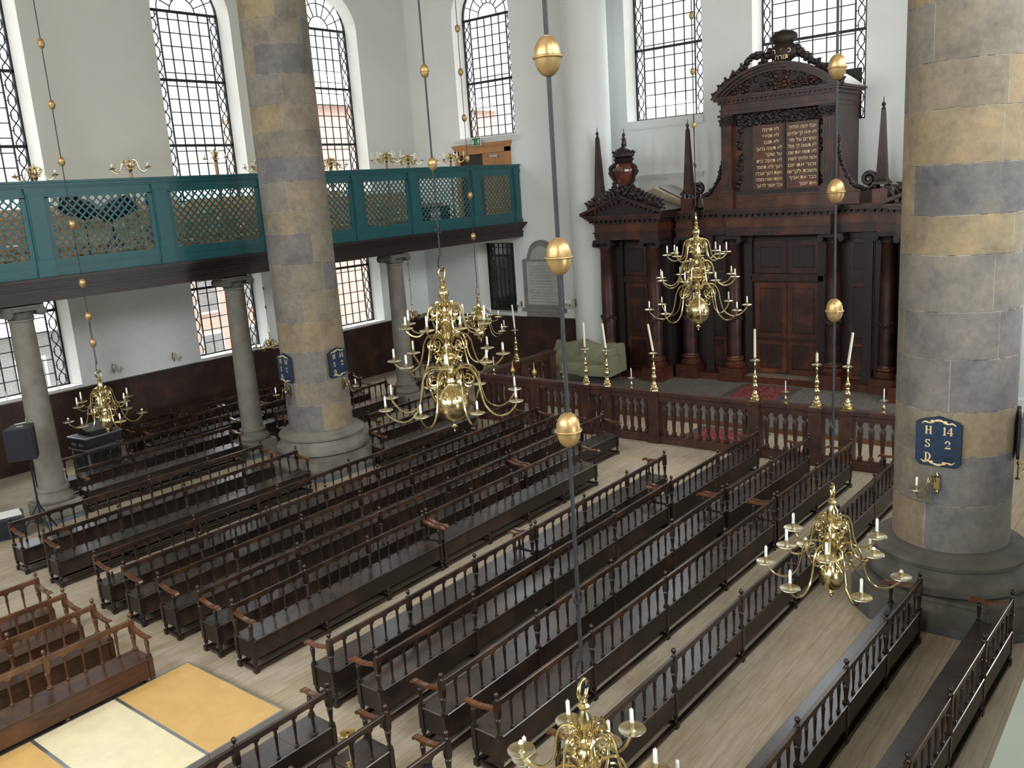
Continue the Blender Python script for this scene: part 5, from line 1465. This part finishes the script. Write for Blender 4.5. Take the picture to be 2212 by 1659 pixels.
# ---------------------------------------------------------------- gallery candelabra and stage lamps
def candelabrum(label, x, y, zt, arms=6, R=.48, cand=True):
    t = thing('candelabrum', label, 'candelabrum', (x, y, 5.74), RND.uniform(0,1)); H = zt-5.74
    b = MB(); b.lathe([(.16,0),(.16,.04),(.05,.10),(.04,.3),(.055,.6),(.035,.9),(.05,1.3),(.03,1.6),(.045,H-.50),(.05,H-.42),(.03,H-.36)], 12); b.build('wooden_post', M['door'], t)
    b = MB(); b.lathe([(.03,H-.36),(.06,H-.30),(.04,H-.24),(.07,H-.18),(.05,H-.10),(.02,H-.05),(.01,H)], 12); b.build('brass_hub', M['brass'], t)
    key = 'cda%.2f' % R
    if key not in BM: BM[key] = arm_mesh(R, 0, .12, .03, .20, .012).mesh('arm', M['brass'], 60)
    for i in range(arms):
        o = link('arm', BM[key], t, (0,0,H-.26), 2*PI*i/arms)
        q = link('drip_pan', PANM, o, (R,0,0)); q.scale = (.7,.7,.8)
        q = link('candle', CANM if cand else STUBM, o, (R,0,0)); q.scale = (.9,.9,1.15)
candelabrum('brass candelabrum on the gallery, above the middle of the plain wall bay', 12.0, 21.75, 8.42, cand=False)
candelabrum('brass candelabrum on the gallery, before the window at the left edge', 9.65, 21.75, 8.30, cand=False)
candelabrum('slim brass candelabrum on the gallery, before the window left of the big column', 14.5, 21.75, 8.62, 4, .28, cand=False)
candelabrum('brass candelabrum on the gallery, just left of the big column', 16.0, 21.75, 8.36, cand=False)
candelabrum('brass candelabrum on the gallery, just right of the big column', 18.55, 21.75, 8.34, cand=False)
candelabrum('candelabrum with tall white candles on the gallery, right of the arched window', 20.95, 21.78, 8.48)
candelabrum('candelabrum with white candles on the gallery, left of the largest chandelier rod', 21.95, 21.78, 8.40)
candelabrum('candelabrum with white candles on the gallery, before the orange door', 24.1, 21.78, 8.42)
def stage_lamp(label, x, y, zt, rz, tri=True, s=1.0):
    t = thing('stage_lamp', label, 'stage lamp', (x, y, 5.74), rz); H = zt-5.74
    if tri:
        b = MB(); b.tube([(0,0,.6),(0,0,H-.2)], .02, 6); b.build('stand_pole', M['black'], t)
        for a in (.2,2.3,4.4):
            b = MB(); b.tube([(0,0,.95),(.42*math.cos(a),.36*math.sin(a),0.01)], .016, 5); b.build('leg', M['black'], t)
    else:
        b = MB(); b.tube([(0,0,0),(0,0,H-.2)], .02, 6); b.build('stand_pole', M['black'], t)
    b = MB(); b.lathe([(.17*s,-.26*s),(.19*s,-.24*s),(.19*s,.05*s),(.13*s,.20*s),(.06*s,.24*s)], 14); b.xf(Matrix.Translation((0,0,H)) @ Matrix.Rotation(1.9,4,'Y')); b.build('lamp_housing', M['black'], t)
    for k in range(4):
        b = MB(); b.box(-.16*s,.16*s,-.005,.005,0,.22*s); b.xf(Matrix.Translation((0,0,H)) @ Matrix.Rotation(1.9,4,'Y') @ Matrix.Rotation(k*PI/2,4,'Z') @ Matrix.Translation((0,.19*s,-.26*s)) @ Matrix.Rotation(PI-.6,4,'X')); b.build('barn_door', M['black'], t)
stage_lamp('black stage lamp with barn doors behind the lattice, the left of two on tall stands', 10.62, 21.72, 7.22, .15, False, 1.3)
stage_lamp('black stage lamp behind the lattice on a spread tripod', 11.28, 21.70, 7.14, 2.85, True, 1.3)
stage_lamp('small black lamp behind the lattice, right of the tripod lamps', 12.45, 21.72, 7.30, 1.0, False, .8)
t = thing('equipment_shelf', 'dark desk with equipment behind the lattice by the gallery door', 'desk', (22.95, 21.65, 5.74))
b = MB(); b.box(-.55,.55,-.22,.22,.78,.84); b.build('desk_top', M['black'], t, 0)
for x in (-.5,.5):
    b = MB(); b.box(x-.03,x+.03,-.2,.2,0,.78); b.build('leg', M['black'], t, 0)

# ---------------------------------------------------------------- light
w = bpy.data.worlds.new('overcast sky'); SC.world = w; w.use_nodes = True
nt = w.node_tree; bg = nt.nodes['Background']; bg.inputs[1].default_value = WORLD
tc = nt.nodes.new('ShaderNodeTexCoord'); sx = nt.nodes.new('ShaderNodeSeparateXYZ'); nt.links.new(tc.outputs['Generated'], sx.inputs[0])
mr = nt.nodes.new('ShaderNodeMapRange'); mr.inputs[1].default_value = -1; mr.inputs[2].default_value = 1; nt.links.new(sx.outputs['Z'], mr.inputs[0])
rp = ramp(nt, [(0,(.012,.012,.011)),(.48,(.02,.02,.02)),(.51,(.058,.061,.064)),(.66,(.066,.070,.074)),(.76,(.32,.335,.35)),(1,(1,1,1))]); nt.links.new(mr.outputs[0], rp.inputs[0])
nt.links.new(rp.outputs[0], bg.inputs[0])            # overcast sky, brighter towards the zenith
def area(name, loc, dirv, sx, sy, power, col=(1,1,1)):
    L = bpy.data.lights.new(name, 'AREA'); L.shape = 'RECTANGLE'; L.size = sx; L.size_y = sy; L.energy = power; L.color = col
    o = bpy.data.objects.new(name, L); COL.objects.link(o); o.location = loc
    o.rotation_euler = Vector(dirv).to_track_quat('-Z', 'Y').to_euler(); return o
def portal(loc, dirv, sx, sy):
    o = area('window_portal', loc, dirv, sx, sy, 0); o.data.cycles.is_portal = True
for c in LW:
    portal((c,YL+GD+.1,10.9), (0,-1,0), 2.6, 7.4); portal((c,YL+GD+.1,3.55), (0,-1,0), 2.6, 2.9)
portal((XB+GD+.1,22.57,11.9), (-1,0,0), 2.6, 5.8)
for c, hw in ((15.96,1.4),(10.8,1.7),(5.9,1.4)): portal((XN+GD+.1,c,12.0), (-1,0,0), 2*hw, 6.2)
# fill lamps added at the windowless right and rear walls, in place of daylight
for x in (0.5, 7.5, 14.0, 20.5):
    area('window_light', (x, YR+.3, 11.0), (0,1,-.45), 2.6, 6.0, P_RIGHT, (.97,.99,1))
for y in (3, 10.7, 18.5):
    area('window_light', (XR+.3, y, 10.5), (1,0,-.4), 3.2, 7.0, P_REAR, (.97,.99,1))

for x, k in ((5.0,.6), (22.5,1.2)):  # low fill lamps added to brighten the wall under the left gallery
    area('window_light', (x, YR+.3, 3.5), (0,1,.0), 2.4, 2.4, P_LOW*k, (.97,1,1))
SC.view_settings.view_transform = 'Standard'; SC.view_settings.look = 'None'
SC.view_settings.exposure = EXPO; SC.view_settings.gamma = 1.0
cy = SC.cycles
cy.max_bounces = 7; cy.diffuse_bounces = 4; cy.glossy_bounces = 3; cy.transmission_bounces = 4; cy.transparent_max_bounces = 10
cy.use_denoising = True; cy.caustics_reflective = False; cy.caustics_refractive = False
try: cy.denoiser = 'OPENIMAGEDENOISE'
except Exception: pass
cy.sample_clamp_indirect = 6.0
